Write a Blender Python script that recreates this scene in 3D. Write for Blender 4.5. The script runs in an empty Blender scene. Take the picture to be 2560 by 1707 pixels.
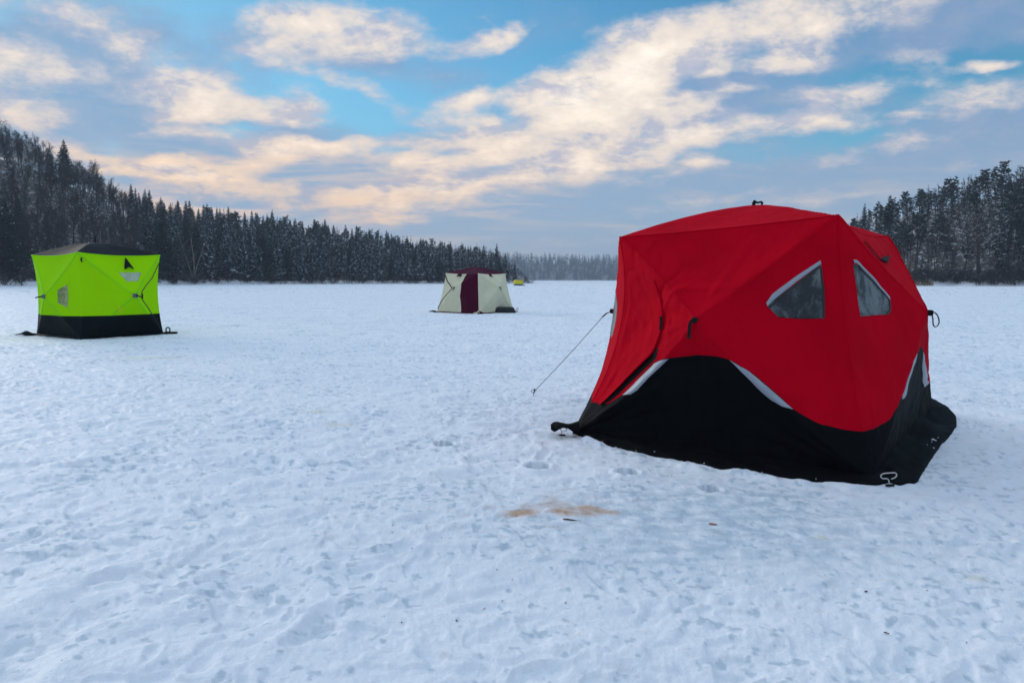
# Ice-fishing tents on a frozen, snow-covered lake at dusk - everything built in code.
import bpy, math, random
import numpy as np
from mathutils import Vector, Matrix

sc = bpy.context.scene
COL = sc.collection
R = math.radians
rng = np.random.default_rng(7)

# ------------------------------------------------------------------ camera
F, CX, CY, HOR, CAMZ = 1707.0, 1280.0, 853.5, 700.0, 1.3
PITCH = math.atan((CY - HOR) / F)


def ray(px, py):
    x = (px - CX) / F
    y = -(py - CY) / F
    return np.array([x, math.cos(PITCH) + y * math.sin(PITCH), -math.sin(PITCH) + y * math.cos(PITCH)])


def atz(px, py, z=0.0):
    d = ray(px, py)
    t = (z - CAMZ) / d[2]
    return np.array([0, 0, CAMZ]) + d * t


def aty(px, py, Y):
    d = ray(px, py)
    return np.array([0, 0, CAMZ]) + d * (Y / d[1])


def proj(P):
    P = np.asarray(P, float)
    x = P[..., 0]
    yy = P[..., 1]
    zz = P[..., 2] - CAMZ
    c, s = math.cos(PITCH), math.sin(PITCH)
    dep = yy * c - zz * s
    up = yy * s + zz * c
    return np.stack([CX + F * x / dep, CY - F * up / dep], -1)


cam = bpy.data.cameras.new('camera')
cam.sensor_width = 36
cam.lens = 36 * F / 2560
cam.clip_start = 0.05
cam.clip_end = 6000
camo = bpy.data.objects.new('camera', cam)
COL.objects.link(camo)
camo.location = (0, 0, CAMZ)
camo.rotation_euler = (math.pi / 2 - PITCH, 0, 0)
sc.camera = camo


# ------------------------------------------------------------------ noise
def _h(ix, iy, s):
    h = (ix * 374761393 + iy * 668265263 + s * 974634777) & 0xFFFFFFFF
    h = ((h ^ (h >> 13)) * 1274126177) & 0xFFFFFFFF
    return h ^ (h >> 16)


def perl(x, y, s=0):
    x = np.asarray(x, float)
    y = np.asarray(y, float)
    ix = np.floor(x).astype(np.int64)
    iy = np.floor(y).astype(np.int64)
    fx, fy = x - ix, y - iy
    u = fx * fx * fx * (fx * (fx * 6 - 15) + 10)
    v = fy * fy * fy * (fy * (fy * 6 - 15) + 10)

    def g(jx, jy, dx, dy):
        a = _h(jx, jy, s) * (2 * math.pi / 4294967296.0)
        return np.cos(a) * dx + np.sin(a) * dy
    n00 = g(ix, iy, fx, fy)
    n10 = g(ix + 1, iy, fx - 1, fy)
    n01 = g(ix, iy + 1, fx, fy - 1)
    n11 = g(ix + 1, iy + 1, fx - 1, fy - 1)
    return 1.5 * ((n00 * (1 - u) + n10 * u) * (1 - v) + (n01 * (1 - u) + n11 * u) * v)


def fbm(x, y, s=0, o=4):
    t, a = 0, 0.5
    for k in range(o):
        t = t + a * perl(x, y, s + k * 17)
        x, y, a = x * 2.03 + 3.1, y * 2.03 - 1.7, a * 0.5
    return t


def sstep(a, b, x):
    t = np.clip((x - a) / (b - a), 0, 1)
    return t * t * (3 - 2 * t)


def cells(x, y, size, s, depth, rmin, rmax, asp=1.0, keep=1.0):
    """scattered pits with a raised rim (feet, crusts broken through)"""
    gx, gy = np.floor(x / size).astype(np.int64), np.floor(y / size).astype(np.int64)
    out = np.zeros_like(x)
    for dx in (-1, 0, 1):
        for dy in (-1, 0, 1):
            cx, cy = gx + dx, gy + dy
            h1 = _h(cx, cy, s) / 4294967296.0
            h2 = _h(cx, cy, s + 1) / 4294967296.0
            h3 = _h(cx, cy, s + 2) / 4294967296.0
            h4 = _h(cx, cy, s + 3) / 4294967296.0
            px, py = (cx + 0.15 + 0.7 * h1) * size, (cy + 0.15 + 0.7 * h2) * size
            a = h4 * 6.283
            ex, ey = x - px, y - py
            qx = (ex * np.cos(a) + ey * np.sin(a)) / (1.0 + asp * h2)
            qy = -ex * np.sin(a) + ey * np.cos(a)
            r = np.sqrt(qx * qx + qy * qy) / (rmin + (rmax - rmin) * h3)
            k = np.where(h1 * 7.77 % 1.0 < keep, 0.4 + 0.6 * h2, 0.0)
            out += k * depth * (-(1 - sstep(0.55, 1.05, r)) + 0.45 * np.exp(-((r - 1.25) / 0.28) ** 2))
    return out


# ------------------------------------------------------------------ mesh helpers
class MB:
    """collects vertices and faces; build() links them as ONE mesh object"""

    def __init__(self):
        self.V, self.F, self.M = [], [], []
        self.n = 0
        self.mi = 0

    def add(self, V, Fs):
        V = np.asarray(V, float).reshape(-1, 3)
        o = self.n
        self.V.append(V)
        self.F += [tuple(int(i) + o for i in f) for f in Fs]
        self.M += [self.mi] * len(Fs)
        self.n += len(V)
        return o

    def grid(self, G, flip=False):
        a, b = G.shape[:2]
        fs = []
        for i in range(a - 1):
            for j in range(b - 1):
                q = (i * b + j, (i + 1) * b + j, (i + 1) * b + j + 1, i * b + j + 1)
                fs.append(q[::-1] if flip else q)
        self.add(G.reshape(-1, 3), fs)

    def tube(self, P, r, n=6, cap=True, up=(0, 0, 1)):
        P = np.asarray(P, float)
        r = np.broadcast_to(np.asarray(r, float), (len(P),))
        V = []
        nrm = None
        for i in range(len(P)):
            t = P[min(i + 1, len(P) - 1)] - P[max(i - 1, 0)]
            t = t / (np.linalg.norm(t) + 1e-12)
            if nrm is None:
                a = np.array(up, float)
                if abs(t @ a) > 0.92:
                    a = np.array([1.0, 0, 0])
                nrm = a - t * (a @ t)
            else:
                nrm = nrm - t * (nrm @ t)
            nrm = nrm / (np.linalg.norm(nrm) + 1e-12)
            bi = np.cross(t, nrm)
            for k in range(n):
                a = 2 * math.pi * k / n
                V.append(P[i] + r[i] * (math.cos(a) * nrm + math.sin(a) * bi))
        fs = []
        for i in range(len(P) - 1):
            for k in range(n):
                k2 = (k + 1) % n
                fs.append((i * n + k, i * n + k2, (i + 1) * n + k2, (i + 1) * n + k))
        if cap:
            fs.append(tuple(range(n))[::-1])
            fs.append(tuple((len(P) - 1) * n + k for k in range(n)))
        self.add(V, fs)

    def box(self, c, s, rz=0.0, bev=0.0):
        c = np.array(c, float)
        sx, sy, sz = np.array(s, float) / 2
        ca, sa = math.cos(rz), math.sin(rz)
        b = min(bev, sx * .9, sy * .9, sz * .9)
        lv = [(-sz, b), (-sz + b, 0), (sz - b, 0), (sz, b)] if b > 0 else [(-sz, 0), (sz, 0)]
        V = []
        for z, i in lv:
            x, y = sx - i, sy - i
            k = b * .6
            for px, py in ((-x + k, -y), (x - k, -y), (x, -y + k), (x, y - k), (x - k, y), (-x + k, y), (-x, y - k), (-x, -y + k)):
                V.append((c[0] + px * ca - py * sa, c[1] + px * sa + py * ca, c[2] + z))
        fs = [tuple(range(8))[::-1]]
        for l in range(len(lv) - 1):
            for k in range(8):
                k2 = (k + 1) % 8
                fs.append((l * 8 + k, l * 8 + k2, l * 8 + 8 + k2, l * 8 + 8 + k))
        fs.append(tuple((len(lv) - 1) * 8 + k for k in range(8)))
        self.add(V, fs)

    def mesh(self, name, mats, smooth=False):
        me = bpy.data.meshes.new(name)
        V = np.concatenate(self.V) if self.V else np.zeros((0, 3))
        me.from_pydata(V.tolist(), [], self.F)
        for m in (mats if isinstance(mats, (list, tuple)) else [mats]):
            me.materials.append(m)
        if any(self.M):
            me.polygons.foreach_set('material_index', self.M)
        if smooth:
            me.polygons.foreach_set('use_smooth', [True] * len(self.F))
        me.update()
        return me

    def build(self, name, mats, parent=None, smooth=False, solid=0.0):
        return link(name, self.mesh(name, mats, smooth), parent, solid)


def link(name, me, parent=None, solid=0.0):
    o = bpy.data.objects.new(name, me)
    COL.objects.link(o)
    if parent is not None:
        o.parent = parent
        o.matrix_parent_inverse = Matrix.Translation(-Vector(parent.location)) if parent.rotation_euler.z == 0 and tuple(parent.scale) == (1, 1, 1) else parent.matrix_basis.inverted()
    if solid:
        md = o.modifiers.new('thickness', 'SOLIDIFY')
        md.thickness = solid
        md.offset = -1
    return o


def empty(name, loc, rz=0.0, s=1.0):
    o = bpy.data.objects.new(name, None)
    COL.objects.link(o)
    o.empty_display_size = 0.3
    o.location = loc
    o.rotation_euler = (0, 0, rz)
    o.scale = (s, s, s)
    return o


def tag(o, label=None, cat=None, group=None, kind=None):
    if label:
        o['label'] = label
    if cat:
        o['category'] = cat
    if group:
        o['group'] = group
    if kind:
        o['kind'] = kind
    return o


def fast_mesh(name, V, Q):
    me = bpy.data.meshes.new(name)
    me.vertices.add(len(V))
    me.vertices.foreach_set('co', np.ascontiguousarray(V, np.float32).ravel())
    k = Q.shape[1]
    me.loops.add(Q.size)
    me.loops.foreach_set('vertex_index', np.ascontiguousarray(Q, np.int32).ravel())
    me.polygons.add(len(Q))
    me.polygons.foreach_set('loop_start', np.arange(0, Q.size, k, dtype=np.int32))
    me.polygons.foreach_set('use_smooth', np.ones(len(Q), bool))
    me.update(calc_edges=True)
    return me


# ------------------------------------------------------------------ material helpers
class NT:
    def __init__(self, tree):
        self.t = tree
        self.n = tree.nodes
        self.l = tree.links

    def new(self, typ, **kw):
        nd = self.n.new(typ)
        for k, v in kw.items():
            setattr(nd, k, v)
        return nd

    def put(self, sock, v):
        if isinstance(v, bpy.types.NodeSocket):
            self.l.new(v, sock)
        elif v is not None:
            if hasattr(sock, 'default_value'):
                try:
                    sock.default_value = v
                except Exception:
                    sock.default_value = (*v, 1.0) if len(v) == 3 else v

    def math(self, op, a, b=None, c=None, clamp=False):
        nd = self.new('ShaderNodeMath', operation=op, use_clamp=clamp)
        for i, v in enumerate((a, b, c)):
            if v is not None:
                self.put(nd.inputs[i], v)
        return nd.outputs[0]

    def vmath(self, op, a, b=None, scale=None):
        nd = self.new('ShaderNodeVectorMath', operation=op)
        self.put(nd.inputs[0], a)
        if b is not None:
            self.put(nd.inputs[1], b)
        if scale is not None:
            self.put(nd.inputs['Scale'], scale)
        return nd.outputs['Value'] if op in ('LENGTH', 'DOT_PRODUCT', 'DISTANCE') else nd.outputs[0]

    def noise(self, vec, scale, detail=3.0, rough=0.5, dist=0.0, dim='3D', w=None):
        nd = self.new('ShaderNodeTexNoise', noise_dimensions=dim)
        if vec is not None:
            self.put(nd.inputs['Vector'], vec)
        nd.inputs['Scale'].default_value = scale
        nd.inputs['Detail'].default_value = detail
        nd.inputs['Roughness'].default_value = rough
        nd.inputs['Distortion'].default_value = dist
        return nd

    def ss(self, x, a, b, lo=0.0, hi=1.0):
        nd = self.new('ShaderNodeMapRange', interpolation_type='SMOOTHSTEP')
        self.put(nd.inputs[0], x)
        nd.inputs[1].default_value = a
        nd.inputs[2].default_value = b
        nd.inputs[3].default_value = lo
        nd.inputs[4].default_value = hi
        return nd.outputs[0]

    def mix(self, f, a, b, blend='MIX'):
        nd = self.new('ShaderNodeMix', data_type='RGBA', blend_type=blend)
        self.put(nd.inputs[0], f)
        self.put(nd.inputs[6], a if isinstance(a, bpy.types.NodeSocket) else (*a, 1))
        self.put(nd.inputs[7], b if isinstance(b, bpy.types.NodeSocket) else (*b, 1))
        return nd.outputs[2]

    def mapping(self, vec, loc=(0, 0, 0), rot=(0, 0, 0), scale=(1, 1, 1), typ='POINT'):
        nd = self.new('ShaderNodeMapping', vector_type=typ)
        self.put(nd.inputs['Vector'], vec)
        nd.inputs['Location'].default_value = loc
        nd.inputs['Rotation'].default_value = rot
        nd.inputs['Scale'].default_value = scale
        return nd.outputs[0]


def mat(name):
    m = bpy.data.materials.new(name)
    m.use_nodes = True
    nt = NT(m.node_tree)
    nt.n.clear()
    out = nt.new('ShaderNodeOutputMaterial')
    b = nt.new('ShaderNodeBsdfPrincipled')
    nt.l.new(b.outputs[0], out.inputs[0])
    return m, nt, b, out


def fabric(name, col, var=0.12, rough=0.55, trans=0.15, weave=220.0, wr=0.35, spec=0.25, wscale=7.0):
    m, nt, b, out = mat(name)
    tc = nt.new('ShaderNodeTexCoord')
    ob = tc.outputs['Object']
    n1 = nt.noise(ob, 2.2, 4, 0.55)
    f = nt.ss(n1.outputs[0], 0.3, 0.7)
    c1 = tuple(c * (1 - var) for c in col)
    c2 = tuple(min(1, c * (1 + var)) for c in col)
    c = nt.mix(f, c1, c2)
    n3 = nt.noise(ob, 38, 5, 0.65)
    c = nt.mix(nt.ss(n3.outputs[0], 0.62, 0.8, 0, 0.18), c, tuple(x * 0.6 + 0.02 for x in col))
    nt.put(b.inputs['Base Color'], c)
    b.inputs['Roughness'].default_value = rough
    b.inputs['Specular IOR Level'].default_value = spec
    mp = nt.mapping(ob, rot=(0.3, 0.5, 0.4), scale=(1, 1, 0.35))
    n2 = nt.noise(mp, wscale, 4, 0.5, 0.6)
    wv = nt.noise(ob, weave, 1, 0.5)
    h = nt.math('ADD', nt.math('MULTIPLY', n2.outputs[0], 1.0), nt.math('MULTIPLY', wv.outputs[0], 0.02))
    bp = nt.new('ShaderNodeBump')
    bp.inputs['Strength'].default_value = wr
    bp.inputs['Distance'].default_value = 0.03
    nt.put(bp.inputs['Height'], h)
    nt.put(b.inputs['Normal'], bp.outputs[0])
    if trans > 0:
        tr = nt.new('ShaderNodeBsdfTranslucent')
        nt.put(tr.inputs['Color'], c)
        ms = nt.new('ShaderNodeMixShader')
        ms.inputs[0].default_value = trans
        nt.l.new(b.outputs[0], ms.inputs[1])
        nt.l.new(tr.outputs[0], ms.inputs[2])
        nt.l.new(ms.outputs[0], out.inputs[0])
    return m


def simple(name, col, rough=0.5, metal=0.0, spec=0.4, noise_amt=0.2, scale=20):
    m, nt, b, out = mat(name)
    tc = nt.new('ShaderNodeTexCoord')
    n1 = nt.noise(tc.outputs['Object'], scale, 4, 0.6)
    c = nt.mix(nt.ss(n1.outputs[0], 0.3, 0.7), tuple(c * (1 - noise_amt) for c in col), tuple(min(1, c * (1 + noise_amt)) for c in col))
    nt.put(b.inputs['Base Color'], c)
    b.inputs['Roughness'].default_value = rough
    b.inputs['Metallic'].default_value = metal
    b.inputs['Specular IOR Level'].default_value = spec
    return m
HAZE = 0.00044
# ------------------------------------------------------------------ sky and sun
SUN_AZ, SUN_EL = R(-50), R(9)      # low sun behind the clouds, to the west (west = -x)
world = bpy.data.worlds.new('World')
sc.world = world
world.use_nodes = True
wt = NT(world.node_tree)
wt.n.clear()
wo = wt.new('ShaderNodeOutputWorld')
bg = wt.new('ShaderNodeBackground')
bg.inputs[1].default_value = 0.1
wt.l.new(bg.outputs[0], wo.inputs[0])
sky = wt.new('ShaderNodeTexSky', sky_type='NISHITA')
sky.sun_disc = False
sky.sun_elevation = SUN_EL
sky.sun_rotation = SUN_AZ
sky.altitude = 100
sky.air_density = 1.0
sky.dust_density = 0.6
sky.ozone_density = 2.0
tc = wt.new('ShaderNodeTexCoord')
sx = wt.new('ShaderNodeSeparateXYZ')
wt.l.new(tc.outputs['Generated'], sx.inputs[0])
X, Y, Z = sx.outputs
Yc = wt.math('MAXIMUM', wt.math('ABSOLUTE', Y), 0.06)
U = wt.math('DIVIDE', X, Yc)
V = wt.math('DIVIDE', wt.math('MAXIMUM', Z, 0.0), Yc)
cmb = wt.new('ShaderNodeCombineXYZ')
wt.put(cmb.inputs[0], U)
wt.put(cmb.inputs[1], V)
UV = cmb.outputs[0]
# detail coordinates: finer and flatter towards the horizon, like a cloud sheet seen from below
lw = wt.math('LOGARITHM', wt.math('ADD', V, 0.10), math.e)
uw = wt.math('DIVIDE', U, wt.math('ADD', wt.math('MULTIPLY', V, 0.30), 0.30))
cq = wt.new('ShaderNodeCombineXYZ')
wt.put(cq.inputs[0], wt.math('MULTIPLY', uw, 0.5))
wt.put(cq.inputs[1], lw)
Q = cq.outputs[0]
w1 = wt.noise(UV, 9.0, 2, 0.5)
w2 = wt.noise(Q, 9.0, 4, 0.55)
warp = wt.vmath('ADD', wt.vmath('SCALE', wt.vmath('SUBTRACT', w1.outputs[1], (0.5, 0.5, 0.5)), scale=0.055),
                wt.vmath('SCALE', wt.vmath('SUBTRACT', w2.outputs[1], (0.5, 0.5, 0.5)), scale=0.030))
UVw = wt.vmath('ADD', UV, wt.vmath('MULTIPLY', warp, (1.2, 0.7, 0)))


def blobs(lst, vec):
    tot = None
    for px, py, rx, ry, rot, w in lst:
        d = ray(px, py)
        mp = wt.mapping(vec, (d[0] / d[1], d[2] / d[1], 0), (0, 0, R(-rot)), (rx / F, ry / F, 1), 'TEXTURE')
        g = wt.new('ShaderNodeTexGradient', gradient_type='SPHERICAL')
        wt.l.new(mp, g.inputs[0])
        s = wt.math('MULTIPLY', g.outputs[1], w)
        tot = s if tot is None else wt.math('ADD', tot, s)
    return tot


LIT = [(850, 70, 280, 92, 2, 1.3), (715, 55, 130, 62, 0, .9), (965, 85, 130, 76, 0, .8),
       (1190, 104, 190, 40, -12, 1.0), (1255, 82, 70, 34, 0, .8), (612, 138, 120, 34, 0, .8), (750, 168, 180, 44, 14, .9),
       (930, 238, 160, 40, 25, .7), (550, 275, 250, 66, -3, 1.3), (745, 282, 130, 84, 5, 1.4), (420, 190, 200, 66, 28, .9),
       (530, 215, 170, 50, 10, .9), (210, 190, 300, 70, 18, .95), (40, 262, 200, 66, 8, 1.0), (20, 180, 170, 60, 0, 1.0), (120, 25, 260, 60, 10, .75),
       (300, 100, 300, 60, 25, .55),
       (400, 408, 330, 40, 3, 1.6), (560, 440, 420, 40, 6, .9), (1000, 540, 420, 26, -2, .8), (700, 490, 420, 28, 2, .8), (640, 352, 460, 44, 9, 1.25), (850, 368, 340, 44, -3, 1.2), (480, 445, 380, 50, 4, .8), (700, 420, 300, 30, 4, .6),
       (1560, 165, 340, 120, -18, 1.35), (1470, 205, 240, 70, -10, 1.1), (1720, 100, 340, 100, -20, 1.1), (1930, 75, 400, 90, -14, 1.0), (2120, 60, 360, 90, -10, .6), (1640, 240, 160, 40, -5, .6),
       (1410, 285, 190, 100, 0, 1.3), (1540, 300, 290, 120, 3, 1.25), (1670, 285, 220, 120, -5, .7), (1180, 256, 140, 36, -2, 1.1), (1130, 300, 180, 40, 6, 1.1),
       (1270, 335, 220, 56, -2, 1.1), (1200, 388, 260, 46, -2, 1.1), (1030, 422, 130, 52, 0, 1.15), (1360, 405, 460, 70, -6, 1.1), (1560, 385, 260, 70, -10, .9),
       (980, 482, 380, 36, -5, 1.0), (1230, 455, 420, 40, -3, 1.0), (800, 520, 320, 24, -2, .7), (1130, 505, 320, 28, -2, .8),
       (1970, 158, 130, 46, -8, 1.2), (2075, 240, 170, 42, -10, .9), (1840, 333, 270, 38, -6, 1.0), (2040, 296, 210, 30, -2, .9), (1770, 403, 56, 20, 0, 1.0),
       (1660, 445, 170, 30, -14, .7), (2290, 343, 170, 40, -4, .9), (2250, 200, 320, 40, -10, .45), (2000, 400, 400, 40, -6, .4), (1900, 500, 500, 40, -4, .4), (2440, 242, 220, 56, -10, 1.0), (2465, 160, 125, 18, -6, 1.2), (1852, 222, 90, 24, 0, .8),
       (1810, 188, 100, 32, 0, .8), (2270, 278, 80, 14, 0, .7), (1480, 600, 260, 34, -2, .4), (320, 480, 240, 26, 3, .6), (-10, 300, 160, 50, 10, .8), (180, 375, 160, 30, 5, .7), (-40, 120, 120, 80, 0, .6), (2250, 150, 200, 40, -8, .4),
       (1740, 212, 170, 26, -3, -1.0), (1600, 366, 110, 30, 0, -.8), (1250, 296, 110, 26, 10, -.7), (1330, 130, 120, 60, -20, -.5), (1880, 190, 80, 40, -10, -.5), (640, 230, 150, 26, 5, -.6), (900, 320, 110, 40, 0, -.6), (520, 312, 220, 18, 0, -.8), (380, 374, 220, 16, 4, -.7), (760, 332, 120, 36, 0, -.9),
       (700, 432, 320, 26, 4, -.7), (330, 290, 220, 40, 14, -.6), (1010, 380, 120, 24, 0, -.6), (1120, 432, 180, 16, 0, -.5), (1500, 440, 200, 20, -6, -.5)]
GREY = [(-20, 330, 300, 150, 8, 1.5), (-60, 180, 260, 160, 0, .8), (230, 110, 560, 210, 15, 1.2), (330, 290, 480, 130, 14, 1.4), (760, 338, 180, 62, 0, 1.2), (650, 455, 600, 100, 4, 1.4), (420, 520, 600, 100, 4, 1.1),
        (2380, 60, 480, 160, -10, 1.2), (1980, 260, 480, 110, -10, .8), (2250, 470, 800, 190, -5, 1.3), (2420, 300, 300, 90, -8, .6), (2360, 175, 300, 46, -8, -1.3), (2080, 190, 200, 40, -10, -.6), (2150, 325, 260, 30, -6, -.5), (1700, 330, 200, 30, -5, -.4), (520, 320, 200, 30, 3, -.5), (420, 150, 120, 60, 10, -.3), (1750, 530, 1000, 160, 0, 1.3), (900, 150, 380, 80, 6, .6),
        (1300, 560, 900, 130, 0, 1.2), (1700, 200, 500, 180, -15, .9), (900, 430, 420, 60, 3, .9), (1100, 470, 460, 70, 0, .9), (2480, 330, 360, 130, -8, 1.0), (1420, 380, 480, 130, 0, .7),
        (820, 95, 380, 100, 0, .5), (1050, 350, 200, 50, 0, .5), (1350, 80, 260, 60, -10, .3), (1200, 200, 300, 60, 0, .25)]
det = wt.noise(Q, 5.5, 8, 0.60, 0.3)
det2 = wt.noise(wt.vmath('ADD', Q, (0.035, -0.05, 0)), 5.5, 8, 0.60, 0.3)
fine = wt.noise(Q, 14, 6, 0.62)
xf = wt.noise(Q, 42, 4, 0.6, .5)
puff = wt.noise(wt.vmath('MULTIPLY', UV, (1.0, 1.5, 1.0)), 13, 6, 0.58)
d0 = wt.math('ADD', wt.math('MULTIPLY', wt.math('SUBTRACT', det.outputs[0], 0.5), 0.6), wt.math('MULTIPLY', wt.math('SUBTRACT', puff.outputs[0], 0.5), 0.6))
lb0 = blobs(LIT, UVw)
lb = wt.math('MULTIPLY', wt.math('SUBTRACT', 1.0, wt.math('POWER', math.e, wt.math('MULTIPLY', lb0, -0.9))), 1.45)
gb = blobs(GREY, UVw)
# unseen sky overhead and behind the camera: invented broken cloud
front = wt.math('MULTIPLY', wt.ss(Y, -0.05, 0.25), wt.ss(V, 0.85, 0.45))
gen = wt.noise(tc.outputs['Generated'], 2.6, 6, 0.58)
nz = wt.math('ADD', wt.math('MULTIPLY', d0, 2.2), wt.math('ADD', wt.math('MULTIPLY', wt.math('SUBTRACT', fine.outputs[0], .5), 0.8), wt.math('MULTIPLY', wt.math('SUBTRACT', xf.outputs[0], .5), .45)))
body = wt.math('ADD', lb, nz)
lit = wt.ss(body, 0.12, 1.05)
gry = wt.ss(wt.math('ADD', gb, wt.math('MULTIPLY', d0, 1.8)), -0.05, 1.0)
# undersides: thick cloud with more cloud above it towards the light is greyer
shade = wt.ss(wt.math('SUBTRACT', det2.outputs[0], det.outputs[0]), -0.02, 0.17)
K = 10.0     # Background strength is 0.1
low = wt.ss(V, 0.30, 0.04)
left = wt.ss(U, 0.35, -0.75)
warm = wt.math('MULTIPLY', low, wt.math('ADD', wt.math('MULTIPLY', left, 0.8), 0.2))
CRE = wt.mix(warm, tuple(K * c for c in (0.64, 0.56, 0.48)), tuple(K * c for c in (0.74, 0.48, 0.28)))
SHD = wt.mix(warm, tuple(K * c for c in (0.37, 0.375, 0.44)), tuple(K * c for c in (0.38, 0.32, 0.33)))
core = wt.ss(body, 0.45, 1.35)
glow = wt.ss(body, 1.0, 1.75)
litc = wt.mix(wt.math('ADD', wt.math('MULTIPLY', wt.math('SUBTRACT', 1.0, core), 0.60), wt.math('MULTIPLY', shade, wt.math('SUBTRACT', 0.95, wt.math('MULTIPLY', core, 0.18))), clamp=True), CRE, SHD)
litc = wt.mix(wt.math('MULTIPLY', glow, 0.8), litc, wt.mix(warm, tuple(K * c for c in (0.86, 0.76, 0.65)), tuple(K * c for c in (0.92, 0.66, 0.42))))
GRY = wt.mix(low, tuple(K * c for c in (0.165, 0.245, 0.385)), tuple(K * c for c in (0.225, 0.30, 0.415)))
GRY = wt.mix(wt.ss(fine.outputs[0], 0.35, 0.7, 0, 0.5), GRY, tuple(K * c for c in (0.265, 0.295, 0.39)))
skyc = wt.mix(1.0, sky.outputs[0], (0.50, 1.12, 1.36), 'MULTIPLY')
# thin veil, stronger to the sunset side, and the pale band along the horizon
veil = wt.math('ADD', wt.math('MULTIPLY', wt.ss(V, 0.36, 0.02), 0.62), wt.math('MULTIPLY', left, 0.45), clamp=True)
skyc = wt.mix(veil, skyc, tuple(K * c for c in (0.16, 0.325, 0.45)))
c = wt.mix(wt.math('MULTIPLY', gry, 0.84), skyc, GRY)
c = wt.mix(wt.math('MULTIPLY', lit, 0.97), c, litc)
# streaks of thin lit cloud low down
cs = wt.new('ShaderNodeCombineXYZ')
wt.put(cs.inputs[0], wt.math('MULTIPLY', U, 1.6))
wt.put(cs.inputs[1], wt.math('MULTIPLY', V, 16.0))
stn = wt.noise(cs.outputs[0], 2.2, 5, 0.55, 0.6)
st = wt.math('MULTIPLY', wt.ss(stn.outputs[0], 0.47, 0.68), wt.math('MULTIPLY', wt.ss(V, 0.22, 0.12), 0.9))
c = wt.mix(wt.math('MULTIPLY', st, wt.math('ADD', wt.math('MULTIPLY', left, .8), .2)), c, tuple(K * c_ for c_ in (0.74, 0.51, 0.34)))
hz = wt.math('MULTIPLY', wt.ss(V, 0.10, 0.0), 0.55)
c = wt.mix(hz, c, wt.mix(left, tuple(K * c_ for c_ in (0.29, 0.345, 0.42)), tuple(K * c_ for c_ in (0.46, 0.37, 0.345))))
# unseen sky shaped for its light: pale overhead brightens snow, dull behind darkens tent fronts
over = wt.mix(wt.ss(gen.outputs[0], 0.40, 0.62), tuple(K * c_ for c_ in (0.30, 0.45, 0.63)), tuple(K * c_ for c_ in (0.62, 0.68, 0.74)))
behind = wt.mix(wt.ss(gen.outputs[0], 0.40, 0.62), tuple(K * c_ for c_ in (0.10, 0.16, 0.27)), tuple(K * c_ for c_ in (0.17, 0.20, 0.28)))
away = wt.mix(wt.ss(Z, 0.30, 0.75), behind, over)
c = wt.mix(front, away, c)
wt.put(bg.inputs[0], c)
world.cycles.sampling_method = 'MANUAL'
world.cycles.sample_map_resolution = 1024

sun = bpy.data.lights.new('sun', 'SUN')
sun.energy = 1.0
sun.angle = R(24)
sun.color = (1.0, 0.90, 0.82)
suno = bpy.data.objects.new('sun', sun)
COL.objects.link(suno)
sv = Vector((math.sin(SUN_AZ) * math.cos(SUN_EL + R(6)), math.cos(SUN_AZ) * math.cos(SUN_EL + R(6)), math.sin(SUN_EL + R(6))))
suno.rotation_euler = sv.to_track_quat('Z', 'Y').to_euler()
suno.location = (-40, 30, 60)

sc.render.engine = 'CYCLES'
sc.cycles.use_denoising = True
try:
    sc.cycles.denoiser = 'OPENIMAGEDENOISE'
    sc.cycles.denoising_input_passes = 'RGB_ALBEDO_NORMAL'
    sc.cycles.denoising_prefilter = 'ACCURATE'
except Exception:
    pass
sc.cycles.max_bounces = 6
sc.cycles.diffuse_bounces = 4
sc.cycles.glossy_bounces = 2
sc.cycles.transmission_bounces = 4
sc.cycles.transparent_max_bounces = 8
sc.cycles.volume_bounces = 0
sc.view_settings.view_transform = 'Standard'
sc.view_settings.look = 'None'
sc.view_settings.exposure = 0.6
sc.view_settings.gamma = 1.0
# ------------------------------------------------------------------ snow-covered ice
HOLES = [(1345, 1166, .085), (1570, 1180, .075), (1112, 1112, .075), (1778, 1226, .06)]
_hp = [(atz(px, py), r) for px, py, r in HOLES]
_ice_c = atz(1780, 1300)
_tents = [(np.array([2.2, 5.95]), 1.75), (np.array([-9.95, 16.45]), 1.7), (np.array([-1.3, 28.4]), 1.7)]


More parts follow.
